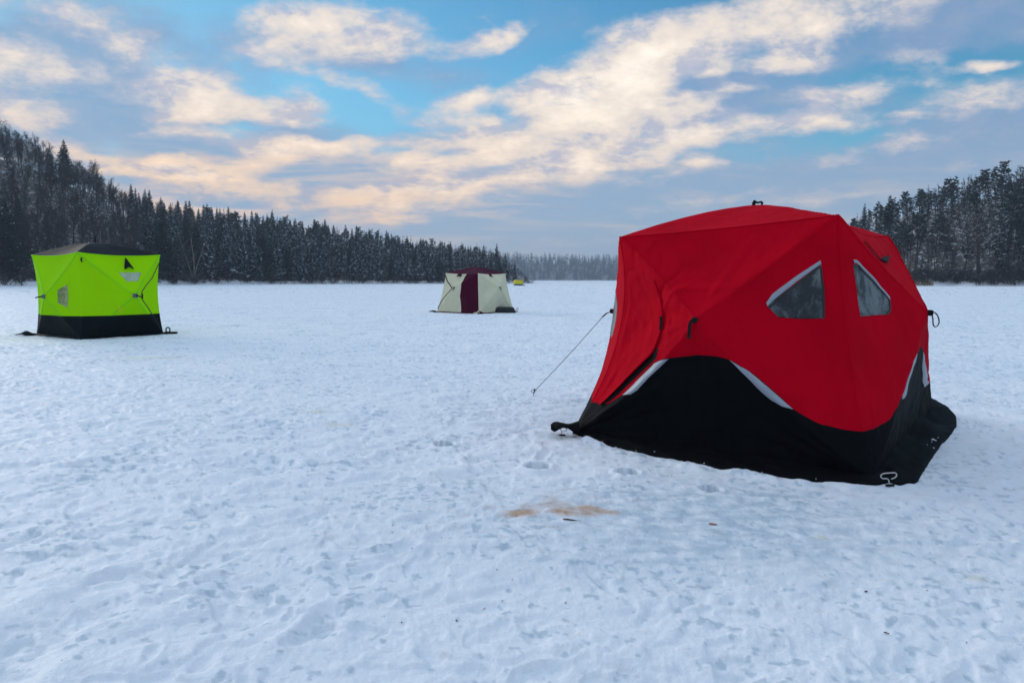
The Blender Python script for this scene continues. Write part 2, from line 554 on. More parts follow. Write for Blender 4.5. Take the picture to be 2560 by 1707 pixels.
def ground_h(x, y):
    d = np.sqrt(x * x + y * y)
    fade = 1 - 0.75 * sstep(25, 120, d)
    ice = np.exp(-(((x - _ice_c[0]) / 1.25) ** 2 + ((y - _ice_c[1]) / .85) ** 2))
    calm = .46 * (1 - 0.75 * ice)
    a = R(24)
    xr, yr = x * math.cos(a) + y * math.sin(a), -x * math.sin(a) + y * math.cos(a)
    h = .016 * perl(x * .55, y * .55, 1) + .009 * perl(x * 1.3, y * 1.3, 2)
    wx, wy = x + .12 * perl(x * 2.1, y * 2.1, 5), y + .12 * perl(x * 2.1, y * 2.1, 6)
    # broken wind crust: plates with little steps, drawn out along the wind
    p = perl(xr * 1.9, yr * 4.6, 7) + .6 * perl(wx * 6.2, wy * 7.5, 8)
    h = h + calm * (.019 * sstep(-.03, .09, p) + .015 * sstep(.40, .50, p))
    q = perl(wx * 3.1 + 9, wy * 3.6, 9) + .5 * perl(wx * 9, wy * 9, 10)
    h = h - calm * .026 * sstep(.28, .46, q)
    # feet and sunk crust
    tr = sstep(-.15, .25, perl(x * .42 + 3, y * .42, 11))
    h = h + calm * (.35 + .65 * tr) * cells(wx, wy, .42, 21, .036, .05, .11, .9, .7)
    h = h + calm * cells(wx + 5, wy - 3, .21, 31, .020, .022, .055, .8, .65) * (.4 + .6 * tr)
    h = h + calm * cells(wx - 7, wy + 4, 1.3, 41, .05, .12, .26, 1.2, .55)
    # loose lumps kicked up
    lp = perl(wx * 4.2, wy * 4.2, 12)
    h = h + calm * .040 * sstep(.42, .75, lp) * (.5 + .5 * perl(x * .8, y * .8, 13))
    h = h + (.25 + .6 * calm) * (.0085 * perl(wx * 11, wy * 14, 14) + .0060 * perl(xr * 19, yr * 34, 15) + .0034 * perl(x * 50, y * 50, 16) - .007 * np.abs(perl(xr * 6, yr * 13, 17)))
    h = h * fade
    for c, r in _hp:
        rr = np.sqrt((x - c[0]) ** 2 + ((y - c[1]) * 1.0) ** 2) / r + .16 * perl(x * 16, y * 16, 50)
        h = np.where(rr < 2.2, h * sstep(.9, 2.2, rr), h) - .16 * (1 - sstep(.80, 1.0, rr)) + .018 * np.exp(-((rr - 1.35) / .25) ** 2)
    # trodden flat and banked up with snow round each tent
    for c, r in _tents:
        dd = np.sqrt((x - c[0]) ** 2 + (y - c[1]) ** 2)
        k = 1 - sstep(r * .95, r * 1.25, dd)
        h = h * (1 - .6 * k) - .006 * k
    # snow shovelled and trodden against the front valance of the red tent
    m = (y < 6.4) & (y > 3.6) & (x > 0) & (x < 3.4)
    if m.any():
        q = np.array([atz(*e)[:2] for e in ((1440, 1092), (1500, 1114), (1600, 1140), (1700, 1159), (1800, 1177), (1900, 1193), (2000, 1205), (2100, 1214), (2180, 1220), (2250, 1218))])
        px, py = x[m], y[m]
        dm = np.full(px.shape, 9.0)
        for a, b in zip(q[:-1], q[1:]):
            e = b - a
            t = np.clip(((px - a[0]) * e[0] + (py - a[1]) * e[1]) / (e @ e), 0, 1)
            dm = np.minimum(dm, np.hypot(px - a[0] - t * e[0], py - a[1] - t * e[1]))
        lump = sstep(-.1, .5, perl(px * 4.5, py * 4.5, 90)) + .5 * np.clip(perl(px * 15, py * 15, 91), 0, 1)
        h = h.copy()
        h[m] += .034 * np.exp(-(dm / .055) ** 2) * lump + .012 * np.exp(-(dm / .20) ** 2) * np.clip(perl(px * 9, py * 9, 92) + .3, 0, 1)
    return h


def build_ground():
    th_f = np.linspace(-46, 46, 960)
    th_b = np.linspace(46, 314, 60)[1:-1]
    th = np.radians(np.concatenate([th_f, th_b]))
    r1 = 0.9 * np.exp(np.arange(0, math.log(70 / .9), .0056))
    r2 = r1[-1] * np.exp(np.arange(1, 70) * math.log(2600 / r1[-1]) / 69)
    r = np.concatenate([r1, r2])
    X, Y = np.outer(r, np.sin(th)), np.outer(r, np.cos(th))
    Zg = ground_h(X, Y)
    n, m = X.shape
    V = np.stack([X, Y, Zg], -1).reshape(-1, 3)
    i = np.arange(n - 1)[:, None]
    j = np.arange(m)[None, :]
    j2 = (j + 1) % m
    Q = np.stack([i * m + j, i * m + j2, (i + 1) * m + j2, (i + 1) * m + j], -1).reshape(-1, 4)[:, ::-1]
    # the disc's middle, under the camera
    c = len(V)
    V = np.vstack([V, [[0, 0, 0]]])
    me = fast_mesh('snow', V, Q)
    x, y = V[:, 0], V[:, 1]
    # grey clear-ice patches and dirt: real colour of the surface
    ice = np.exp(-(((x - _ice_c[0]) / 1.2) ** 2 + ((y - _ice_c[1]) / .75) ** 4)) * (.55 + 1.1 * fbm(x * 9, y * 12, 60))
    spots = sstep(.30, .50, perl(x * 13, y * 15, 61) * .65 + .40 * perl(x * 1.6, y * 1.6, 62) + .40 * perl(x * 31, y * 35, 63))
    low = sstep(-.002, -.017, V[:, 2] - .016 * perl(x * .55, y * .55, 1)) * sstep(-.1, .4, perl(x * 9, y * 13, 64))
    ice = np.clip(ice * 1.1 + .8 * spots + .35 * low, 0, 1)
    for c, r in _hp:
        ice = np.maximum(ice, .9 * (1 - sstep(.8, 1.1, np.hypot(x - c[0], y - c[1]) / r)))
    st = atz(1395, 1282)
    u, v = (x - st[0]), (y - st[1])
    nn = fbm(x * 7, y * 9, 70, 5)
    blob = np.maximum(np.exp(-(((u + .20) / .16) ** 2 + ((v + .0) / .085) ** 2)), np.exp(-(((u - .12) / .24) ** 2 + ((v - .03) / .13) ** 2)))
    blob = np.maximum(blob, .60 * np.exp(-(((u - .05) / .36) ** 2 + ((v - .10) / .26) ** 2)))
    stain = sstep(.22, 1.15, blob + .85 * nn)
    sc2 = atz(1500, 1110)
    s2 = np.exp(-(((x - sc2[0]) / .7) ** 2 + ((y - sc2[1] - .1) / .35) ** 2)) * sstep(.12, .45, fbm(x * 6, y * 8, 71)) * .3
    s3 = np.exp(-(((x - st[0] + .5) / .8) ** 2 + ((y - st[1] + .15) / .4) ** 2)) * sstep(.15, .5, fbm(x * 8, y * 8, 73)) * .22
    stain = np.clip(stain + s2 + s3, 0, 1)
    yel = np.zeros_like(x)
    for px, py, rx, ry in ((383, 894, .55, .18), (855, 1060, .14, .07), (790, 1032, .1, .06), (2060, 1345, .04, .03), (2440, 1450, .05, .03)):
        cc = atz(px, py)
        yel += np.exp(-(((x - cc[0]) / rx) ** 2 + ((y - cc[1]) / ry) ** 2)) * (.8 + nn)
    for nm, a in (('ice', ice), ('stain', stain), ('yellow', np.clip(yel, 0, 1))):
        at = me.attributes.new(nm, 'FLOAT', 'POINT')
        at.data.foreach_set('value', a.astype(np.float32))
    m, nt, b, out = mat('snow')
    geo = nt.new('ShaderNodeNewGeometry')
    pos = geo.outputs['Position']

    def attr(nm):
        a = nt.new('ShaderNodeAttribute')
        a.attribute_name = nm
        return a.outputs['Fac']
    n1 = nt.noise(pos, .35, 4, .55)
    n2 = nt.noise(pos, 9, 5, .62)
    base = nt.mix(nt.ss(n1.outputs[0], .3, .7), (.78, .82, .885), (.84, .865, .91))
    base = nt.mix(nt.ss(n2.outputs[0], .50, .75, 0, .35), base, (.68, .74, .81))
    c = nt.mix(nt.math('MULTIPLY', attr('ice'), .72), base, (.34, .46, .56))
    n3 = nt.noise(pos, 30, 4, .6)
    c = nt.mix(nt.math('MULTIPLY', attr('yellow'), .55), c, (.72, .62, .36))
    sc_ = nt.mix(nt.ss(n3.outputs[0], .35, .7), (.54, .29, .12), (.37, .18, .07))
    c = nt.mix(nt.math('MULTIPLY', attr('stain'), .80), c, sc_)
    # old tracks and drifts far out on the lake: slightly greyer bands
    mp = nt.mapping(pos, rot=(0, 0, R(8)), scale=(.012, .06, 1))
    n4 = nt.noise(mp, 3.0, 4, .6)
    c = nt.mix(nt.ss(n4.outputs[0], .5, .72, 0, .28), c, (.66, .72, .79))
    nt.put(b.inputs['Base Color'], c)
    b.inputs['Roughness'].default_value = .55
    b.inputs['Specular IOR Level'].default_value = .10
    bp = nt.new('ShaderNodeBump')
    bp.inputs['Strength'].default_value = .8
    bp.inputs['Distance'].default_value = .018
    g = nt.noise(pos, 70, 5, .7)
    g2 = nt.noise(pos, 3.2, 6, .62)
    nt.put(bp.inputs['Height'], nt.math('ADD', nt.math('MULTIPLY', g.outputs[0], .35), nt.math('MULTIPLY', g2.outputs[0], 2.2)))
    nt.put(b.inputs['Normal'], bp.outputs[0])
    me.materials.append(m)
    o = link('snow', me)
    tag(o, 'trampled snow covering the frozen lake', None, None, 'structure')
    return m


SNOW = build_ground()

# ------------------------------------------------------------------ shores
def interp(tab, x):
    xs, ys = zip(*tab)
    return np.interp(x, xs, ys)


SH = {
    'west': dict(D=[(-700, 112), (-260, 128), (0, 140), (400, 172), (700, 208), (1000, 232), (1200, 248), (1330, 252)],
                 top=[(-700, 220), (-260, 250), (0, 318), (60, 328), (130, 362), (200, 392), (260, 430), (330, 478), (400, 510), (480, 525), (560, 538), (700, 556), (800, 566), (900, 584), (1000, 602), (1100, 614), (1180, 628), (1250, 640), (1275, 672), (1330, 694)],
                 ht=[(-700, 17), (0, 16), (400, 15), (700, 14.5), (1000, 12.5), (1200, 11.0), (1262, 9.0), (1285, 5), (1330, 2.5)]),
    'east': dict(D=[(2000, 178), (2150, 166), (2300, 150), (2560, 138), (3100, 118)],
                 top=[(2000, 600), (2080, 570), (2150, 540), (2200, 515), (2260, 495), (2320, 470), (2400, 450), (2480, 432), (2560, 414), (3100, 330)],
                 ht=[(2000, 10), (2150, 10.5), (2300, 11.5), (2560, 13), (3100, 14)]),
    'north': dict(D=[(1150, 1150), (1300, 1280), (1500, 1300), (1900, 1150), (2150, 850)],
                  top=[(1150, 640), (1300, 642), (1400, 646), (1500, 648), (1700, 640), (1900, 625), (2150, 600)],
                  ht=[(1150, 22), (1500, 21), (1900, 21), (2150, 20)]),
}


def hill_z(name, xb, s):
    """height of the shore s metres behind the ice edge on the bearing of column xb"""
    sh = SH[name]
    D, top, ht = interp(sh['D'], xb), interp(sh['top'], xb), interp(sh['ht'], xb)
    L = 46.0 if name != 'north' else 120.0
    crest = np.maximum((HOR - top) / F * (D + L) + CAMZ - ht * .64, 0.8)
    s = np.asarray(s, float)
    bank = .9 * sstep(0, 3.5, s) - .35 * (1 - sstep(-4, 0, s))
    up = crest * (sstep(0, 1, np.clip(s / L, 0, 1)) * .55 + .45 * np.clip(s / L, 0, 1))
    roll = (perl(xb * .018, s * .09, 81) * .9 + .3 * perl(xb * .06, s * .3, 82)) * sstep(0, 6, s)
    return bank + up + roll * np.minimum(1, .3 + crest / 15)


def shore_pt(name, xb, s, z=None):
    D = interp(SH[name]['D'], xb) + 1.2 * perl(np.asarray(xb) * .02, np.zeros_like(np.asarray(xb, float)), 83)
    y = D + s
    x = (np.asarray(xb) - CX) / F * y
    return np.stack(np.broadcast_arrays(x, y, hill_z(name, xb, s) if z is None else z), -1)


def build_hill(name, label):
    xs = np.array(SH[name]['D'])[:, 0]
    xb = np.linspace(xs.min(), xs.max(), 260)
    s = np.concatenate([np.linspace(-4, 8, 18), np.linspace(9.5, 110 if name != 'north' else 260, 34)])
    XB, S = np.meshgrid(xb, s, indexing='ij')
    G = shore_pt(name, XB, S)
    n, m = S.shape
    i, j = np.arange(n - 1)[:, None], np.arange(m - 1)[None, :]
    Q = np.stack([i * m + j, (i + 1) * m + j, (i + 1) * m + j + 1, i * m + j + 1], -1).reshape(-1, 4)
    me = fast_mesh(name + '_hill', G.reshape(-1, 3), Q)
    m_, nt, b, out = mat('forest_floor_snow')
    geo = nt.new('ShaderNodeNewGeometry')
    n1 = nt.noise(geo.outputs['Position'], .9, 6, .65)
    n2 = nt.noise(geo.outputs['Position'], 4.0, 4, .6)
    f = nt.math('ADD', n1.outputs[0], nt.math('MULTIPLY', n2.outputs[0], .4))
    sp = nt.new('ShaderNodeSeparateXYZ')
    nt.l.new(geo.outputs['Position'], sp.inputs[0])
    f = nt.math('SUBTRACT', f, nt.ss(sp.outputs[2], 1.5, .7, 0, .22))
    c = nt.mix(nt.ss(f, .52, .70), (.78, .81, .86), (.10, .08, .065))
    nt.put(b.inputs['Base Color'], c)
    b.inputs['Roughness'].default_value = .8
    me.materials.append(m_)
    o = link('hill', me)
    tag(o, label, None, None, 'structure')


build_hill('west', 'snowy wooded hillside rising behind the green tent')
build_hill('east', 'snowy wooded hillside rising behind the red tent')
build_hill('north', 'low wooded ridge across the far end of the lake')
# ------------------------------------------------------------------ trees
def leaf_mat(name, dark, mid, snow_amt, snow_scale=1.1, snow_lo=.15, rough=.8, translucent=0.0):
    m, nt, b, out = mat(name)
    geo = nt.new('ShaderNodeNewGeometry')
    oi = nt.new('ShaderNodeObjectInfo')
    pos = geo.outputs['Position']
    sx_ = nt.new('ShaderNodeSeparateXYZ')
    nt.l.new(geo.outputs['Normal'], sx_.inputs[0])
    n1 = nt.noise(pos, .8, 4, .6)
    c = nt.mix(nt.ss(n1.outputs[0], .3, .7), dark, mid)
    c = nt.mix(nt.math('MULTIPLY', oi.outputs['Random'], .4), c, tuple(.6 * x for x in dark))
    n2 = nt.noise(pos, snow_scale, 5, .7)
    up = nt.ss(sx_.outputs[2], snow_lo, snow_lo + .35)
    lo = .78 - .5 * snow_amt
    s = nt.math('MULTIPLY', up, nt.ss(n2.outputs[0], lo - .07, lo + .07))
    c = nt.mix(s, c, (.82, .85, .90))
    nt.put(b.inputs['Base Color'], c)
    b.inputs['Roughness'].default_value = rough
    b.inputs['Specular IOR Level'].default_value = .15
    return m


M_SPR = leaf_mat('spruce_needles', (.010, .019, .020), (.021, .036, .036), .41)
M_SPRD = leaf_mat('dark_spruce_needles', (.008, .015, .013), (.016, .030, .022), .22)
M_PINE = leaf_mat('pine_needles', (.012, .024, .018), (.026, .044, .034), .20, 1.6)
M_TWIG = leaf_mat('snowy_twigs', (.026, .021, .020), (.050, .040, .036), .30, .8, .22)
M_TWIG2 = leaf_mat('brown_twigs', (.032, .023, .020), (.058, .042, .036), .20, .9, .3)
M_BARK = leaf_mat('bark', (.030, .024, .021), (.060, .050, .044), .25, 1.4, .3)
M_BIRCH = leaf_mat('birch_bark', (.22, .21, .20), (.36, .34, .32), .25, 1.4, .3)
M_PBARK = leaf_mat('pine_bark', (.060, .036, .026), (.12, .07, .05), .1, 1.4, .4)


class TA:
    """triangle/quad soup for tree parts"""

    def __init__(self):
        self.V, self.F, self.n = [], [], 0

    def add(self, V, F):
        self.V += V
        self.F += [tuple(i + self.n for i in f) for f in F]
        self.n += len(V)

    def prism(self, P, r0, r1, n=3):
        """tapered stick along the points P, ridge up"""
        k = len(P)
        V, Fs = [], []
        for i, p in enumerate(P):
            a = P[min(i + 1, k - 1)] - P[max(i - 1, 0)]
            a = a / (np.linalg.norm(a) + 1e-9)
            up = np.array([0, 0, 1.0]) if abs(a[2]) < .95 else np.array([1.0, 0, 0])
            s = np.cross(a, up)
            s /= np.linalg.norm(s) + 1e-9
            u = np.cross(s, a)
            r = r0 + (r1 - r0) * i / (k - 1)
            for q in range(n):
                t = 2 * math.pi * q / n + math.pi / 2
                V.append(tuple(p + r * (math.cos(t) * s + math.sin(t) * u)))
        for i in range(k - 1):
            for q in range(n):
                q2 = (q + 1) % n
                Fs.append((i * n + q, i * n + q2, (i + 1) * n + q2, (i + 1) * n + q))
        self.add(V, Fs)

    def mesh(self, name, m):
        me = bpy.data.meshes.new(name)
        me.from_pydata(self.V, [], self.F)
        me.materials.append(m)
        me.update()
        return me


def spruce(seed, H=1.0, wid=.17, dens=1.0, droop=.35, ragged=.25, light=False):
    """unit-height spruce; returns trunk and crown face soups"""
    r = random.Random(seed)
    tr, cr = TA(), TA()
    tr.prism([np.array([0, 0, z]) for z in (-.03, .3, .7, 1.0)], .014, .002, 6)
    z = .02 if light else .06 + .05 * r.random()
    step = (.026 if not light else .06) / dens
    while z < .985:
        t = z
        rad = wid * (1 - t) ** .78 * (1.0 if t > .15 else .55 + 3 * t) + .010
        nb = max(4, int((9 if not light else 6) * (rad / wid) ** .5 * dens))
        a0 = r.random() * 6.28
        for k in range(nb):
            L = rad * (1 + ragged * (r.random() * 2 - 1.1))
            if r.random() < .06:
                continue
            az = a0 + 6.283 * k / nb + (r.random() - .5) * .6
            ca, sa = math.cos(az), math.sin(az)
            zz = z + (r.random() - .5) * step * 1.2
            dr = droop * (.5 + r.random()) * (1 - .75 * t)
            w = L * (.20 + .08 * r.random()) + .004
            segs = 3 if light else 4
            V, Fs = [], []
            for i in range(segs + 1):
                f = i / segs
                rr = L * f
                h = zz - L * dr * (f ** 1.3) + L * .22 * max(0, f - .55) * 1.8 * (1 - .3 * r.random())
                ww = w * (1.0 if i in (1, 2) else (.45 if i == 0 else (.75 if i < segs else .08))) * (.75 + .5 * r.random())
                j = (r.random() - .5) * .25 * w
                V.append((ca * rr - sa * (j), sa * rr + ca * (j), h))
                V.append((ca * rr + sa * ww, sa * rr - ca * ww, h - ww * (.55 + .5 * r.random())))
                V.append((ca * rr - sa * ww, sa * rr + ca * ww, h - ww * (.55 + .5 * r.random())))
            for i in range(segs):
                b = i * 3
                Fs += [(b, b + 1, b + 4, b + 3), (b, b + 3, b + 5, b + 2)]
            if not light:
                # hanging twigs make the edge ragged
                for q in range(5):
                    i = r.randrange(1, segs + 1)
                    sdx = r.choice((1, 2))
                    p = np.array(V[i * 3 + sdx])
                    o = len(V)
                    d = .25 * w + .010 * r.random()
                    ax = np.array([ca, sa, 0]) * d * .8
                    V.append(tuple(p + ax * .5))
                    V.append(tuple(p - ax * .5 + np.array([0, 0, .2 * d])))
                    out = np.array([sa, -ca, 0]) * (1 if sdx == 1 else -1)
                    V.append(tuple(p + out * d * (.4 + .8 * r.random()) + np.array([0, 0, -d * (.5 + 1.3 * r.random())]) + ax * r.random()))
                    Fs.append((o, o + 1, o + 2))
            cr.add(V, Fs)
        z += step * (.75 + .5 * r.random()) * (.55 + .75 * (1 - t))
    # leader
    cr.prism([np.array([0, 0, .955]), np.array([0, 0, 1.015])], .006, .0015, 4)
    return tr, cr


def limb_path(r, p, d, L, k, wob, lift):
    P = [p]
    for i in range(k):
        d = d + np.array([r.gauss(0, wob), r.gauss(0, wob), r.gauss(0, wob * .6) + lift])
        d = d / np.linalg.norm(d)
        P.append(P[-1] + d * L / k)
    return P, d


def bare(seed, spread=.55, start=.25, nlimb=16, nsec=7, ntw=8, lean=.05, tw=.0016, stems=1, thick=.011, lift=.10, top=1.0):
    """unit-height leafless tree: trunk and limbs, then a haze of snow-lined twigs"""
    r = random.Random(seed)
    tr, cr = TA(), TA()
    for s in range(stems):
        d = np.array([r.gauss(0, lean), r.gauss(0, lean), 1.0])
        if stems > 1:
            a = 6.283 * s / stems + r.random()
            d = np.array([.28 * math.cos(a), .28 * math.sin(a), 1.0])
        Ht = top * (.82 if stems == 1 else .9) * (1 - .15 * r.random() * (stems > 1))
        P, dd = limb_path(r, np.array([0, 0, -.02]), d / np.linalg.norm(d), Ht, 7, .045, .02)
        tr.prism(P, thick, .003, 6)
        for i in range(nlimb // stems if stems > 1 else nlimb):
            f = start + (1 - start) * (i + r.random()) / max(1, (nlimb // stems if stems > 1 else nlimb))
            f = min(f, .985)
            x = f * 7
            i0 = min(int(x), 6)
            p = P[i0] + (P[i0 + 1] - P[i0]) * (x - i0)
            az = i * 2.4 + r.random()
            el = .35 + .75 * r.random() + .5 * f
            L = spread * Ht * (.32 + .26 * r.random()) * (1.2 - .75 * f) + .05
            d = np.array([math.cos(az) * math.cos(el), math.sin(az) * math.cos(el), math.sin(el)])
            Q, _ = limb_path(r, p, d, L, 5, .16, lift * .5)
            tr.prism(Q, thick * .42 * (1.15 - .6 * f), .0017, 3)
            for j in range(nsec):
                g = .22 + .78 * (j + r.random()) / nsec
                y = min(g, .99) * 5
                j0 = min(int(y), 4)
                p2 = Q[j0] + (Q[j0 + 1] - Q[j0]) * (y - j0)
                dv = Q[j0 + 1] - Q[j0]
                dv = dv / np.linalg.norm(dv)
                rv = np.array([r.gauss(0, 1), r.gauss(0, 1), r.gauss(0, .7)])
                d2 = dv + .8 * rv / np.linalg.norm(rv)
                d2 /= np.linalg.norm(d2)
                L2 = L * (.28 + .3 * r.random()) * (1.15 - .55 * g)
                S2, _ = limb_path(r, p2, d2, L2, 3, .2, lift)
                cr.prism(S2, tw * 1.5, tw * .8, 3)
                for q in range(ntw):
                    e = .15 + .85 * r.random()
                    yy = min(e, .99) * 3
                    q0 = min(int(yy), 2)
                    p3 = S2[q0] + (S2[q0 + 1] - S2[q0]) * (yy - q0)
                    rv = np.array([r.gauss(0, 1), r.gauss(0, 1), r.gauss(0, .6) - .05])
                    d3 = d2 * .7 + .75 * rv / np.linalg.norm(rv)
                    d3 /= np.linalg.norm(d3)
                    L3 = L2 * (.30 + .35 * r.random()) + .010
                    S3, _ = limb_path(r, p3, d3, L3, 2, .22, -.05)
                    cr.prism(S3, tw * .8, tw * .45, 3)
    return tr, cr


def pine(seed):
    r = random.Random(seed)
    tr, cr = TA(), TA()
    P, _ = limb_path(r, np.array([0, 0, -.02]), np.array([r.gauss(0, .03), r.gauss(0, .03), 1]), .95, 6, .02, 0)
    tr.prism(P, .013, .004, 6)
    for i in range(20):
        f = .45 + .55 * (i + r.random()) / 20
        x = min(f, .99) * 6
        i0 = min(int(x), 5)
        p = P[i0] + (P[i0 + 1] - P[i0]) * (x - i0)
        az = i * 2.4 + r.random()
        el = r.random() * .5 + .5 * (f - .5)
        L = .19 * (1.25 - f) * (.6 + .7 * r.random()) * 1.6 + .015
        Q, _ = limb_path(r, p, np.array([math.cos(az) * math.cos(el), math.sin(az) * math.cos(el), math.sin(el)]), L, 3, .14, .05)
        tr.prism(Q, .004, .0016, 3)
        for c in range(5):
            k = Q[r.randrange(1, 4)] + np.array([r.gauss(0, .016), r.gauss(0, .016), r.gauss(0, .008)])
            R_ = .026 + .018 * r.random()
            for q in range(15):
                dv = np.array([r.gauss(0, 1), r.gauss(0, 1), r.gauss(0, .55) + .25])
                dv /= np.linalg.norm(dv)
                b = k + dv * R_ * (.3 + .7 * r.random())
                t = np.array([r.gauss(0, 1), r.gauss(0, 1), r.gauss(0, .4)])
                t /= np.linalg.norm(t)
                s = np.cross(t, dv)
                s /= np.linalg.norm(s) + 1e-6
                a = .012 + .010 * r.random()
                cr.add([tuple(b + t * a), tuple(b + s * a * .5), tuple(b - t * a), tuple(b - s * a * .5 + dv * .004)], [(0, 1, 2, 3)])
    return tr, cr


def shrub(seed, n=16):
    r = random.Random(seed)
    cr = TA()
    for s in range(n):
        a, el = r.random() * 6.28, .5 + .95 * r.random()
        p = np.array([r.gauss(0, .16), r.gauss(0, .16), -.04])
        d = np.array([math.cos(a) * math.cos(el), math.sin(a) * math.cos(el), math.sin(el)])
        L = .55 + .55 * r.random()
        P, _ = limb_path(r, p, d, L, 4, .13, -.03)
        cr.prism(P, .013, .005, 3)
        for j in range(12):
            f = (.2 + .78 * r.random()) * 4
            j0 = min(int(f), 3)
            p2 = P[j0] + (P[j0 + 1] - P[j0]) * (f - j0)
            rv = np.array([r.gauss(0, 1), r.gauss(0, 1), r.gauss(0, .8)])
            d2 = d + .95 * rv / np.linalg.norm(rv)
            d2 /= np.linalg.norm(d2)
            S, _ = limb_path(r, p2, d2, L * (.2 + .3 * r.random()), 2, .2, -.05)
            cr.prism(S, .007, .004, 3)
    return cr


PROT = {}


def reg(kind, i, trc, m_tr, m_cr):
    tr, cr = trc
    PROT.setdefault(kind, []).append((tr.mesh(kind + '_trunk', m_tr), cr.mesh(kind + '_crown', m_cr), tr, cr))


for i in range(5):
    reg('spruce_tree', i, spruce(10 + i, wid=.150 + .02 * (i % 3), droop=.40 + .05 * i), M_BARK, M_SPR)
for i in range(3):
    reg('dark_spruce', i, spruce(30 + i, wid=.175, droop=.30, ragged=.35), M_BARK, M_SPRD)
for i in range(5):
    reg('bare_tree', i, bare(50 + i, spread=.62 + .08 * (i % 3), start=.22 + .05 * (i % 2)), M_BARK, M_TWIG)
for i in range(2):
    reg('brown_tree', i, bare(70 + i, spread=.5, start=.3, nlimb=18), M_BARK, M_TWIG2)
for i in range(2):
    reg('birch_tree', i, bare(80 + i, spread=.45, start=.25, nlimb=20, nsec=6, ntw=5, stems=3 + i, thick=.0085, tw=.0013), M_BIRCH, M_TWIG2)
for i in range(4):
    reg('pine_tree', i, pine(90 + i), M_PBARK, M_PINE)
reg('oak_tree', 0, bare(99, spread=1.35, start=.30, nlimb=20, nsec=6, ntw=4, tw=.0018, thick=.02, lift=.03, top=.85), M_BARK,
    leaf_mat('oak_twigs', (.03, .026, .024), (.055, .046, .042), .46, .7, .12))
SHR = [shrub(110 + i).mesh('shrub', M_TWIG) for i in range(3)] + [shrub(120 + i, 11).mesh('shrub', M_TWIG2) for i in range(2)]
NAME = {'dark_spruce': 'spruce_tree', 'brown_tree': 'bare_tree'}
CAT = {'spruce_tree': 'spruce tree', 'bare_tree': 'bare tree', 'birch_tree': 'birch tree', 'pine_tree': 'pine tree', 'oak_tree': 'oak tree'}


def plant(kind, i, loc, h, rz, label, group=None, sxy=1.0):
    name = NAME.get(kind, kind)
    tm, cm = PROT[kind][i % len(PROT[kind])][:2]
    o = empty(name, loc, rz)
    o.scale = (h * sxy, h * sxy, h)
    for nm, me in (('trunk', tm), ('crown', cm)):
        c = bpy.data.objects.new(nm, me)
        COL.objects.link(c)
        c.parent = o
    tag(o, label, CAT[name], group)
    return o


# ---- where each stretch of wood stands, named by what stands in front of it
def zone_w(xb):
    if xb < 85:
        return 'beyond the green tent'
    if xb < 420:
        return 'behind the green tent'
    if xb < 660:
        return 'just past the green tent'
    if xb < 1080:
        return 'between green and cream tents'
    return 'behind the cream tent'


def kinds_w(xb, s, r):
    if xb < 330:
        return r.choices(['bare_tree', 'brown_tree', 'dark_spruce', 'birch_tree'], [.76, .18, .025, .035])[0]
    if xb < 520:
        return r.choices(['bare_tree', 'brown_tree', 'spruce_tree', 'dark_spruce'], [.34, .12, .40, .14])[0]
    return r.choices(['spruce_tree', 'dark_spruce', 'bare_tree', 'brown_tree', 'pine_tree'], [.62, .12, .10, .04, .30 if s > 22 else 0])[0]


def kinds_e(xb, s, r):
    return r.choices(['pine_tree', 'bare_tree', 'brown_tree', 'dark_spruce'], [.38 if s > 14 else .12, .04, .48, .18])[0]


def scatter(name, x0, x1, s0, s1, sp, seed):
    """roughly even spacing over a stretch of shore"""
    r = random.Random(seed)
    pts = []
    grid = {}
    area = 0
    tries = int((x1 - x0) * (s1 - s0) * .14 / (sp * sp) * 6)
    for _ in range(tries):
        xb, s = r.uniform(x0, x1), s0 + (s1 - s0) * r.random()
        p = shore_pt(name, xb, s)
        c = (int(p[0] // sp), int(p[1] // sp))
        if any((q[0] - p[0]) ** 2 + (q[1] - p[1]) ** 2 < sp * sp for a in (-1, 0, 1) for b in (-1, 0, 1) for q in grid.get((c[0] + a, c[1] + b), ())):
            continue
        grid.setdefault(c, []).append(p)
        pts.append((xb, s, p))
    return pts, r


STUFF = {'spruce_tree': [], 'dark_spruce': [], 'bare_tree': [], 'brown_tree': [], 'pine_tree': [], 'birch_tree': []}
COUNT = {}


def height_word(h, base):
    return 'tall' if h > base * 1.08 else ('short' if h < base * .88 else 'mid-height')


def row_word(s):
    return 'at the ice edge' if s < 6 else ('in front ranks' if s < 18 else ('in upper ranks' if s < 38 else 'along the skyline'))


LOOK = {'spruce_tree': 'snow-dusted spruce', 'dark_spruce': 'dark snowless spruce', 'bare_tree': 'leafless snow-lined tree',
        'brown_tree': 'leafless brownish tree', 'birch_tree': 'pale-barked birch', 'pine_tree': 'clump-crowned pine'}
LIMIT = {'spruce_tree': 285, 'bare_tree': 285, 'pine_tree': 200, 'birch_tree': 40}


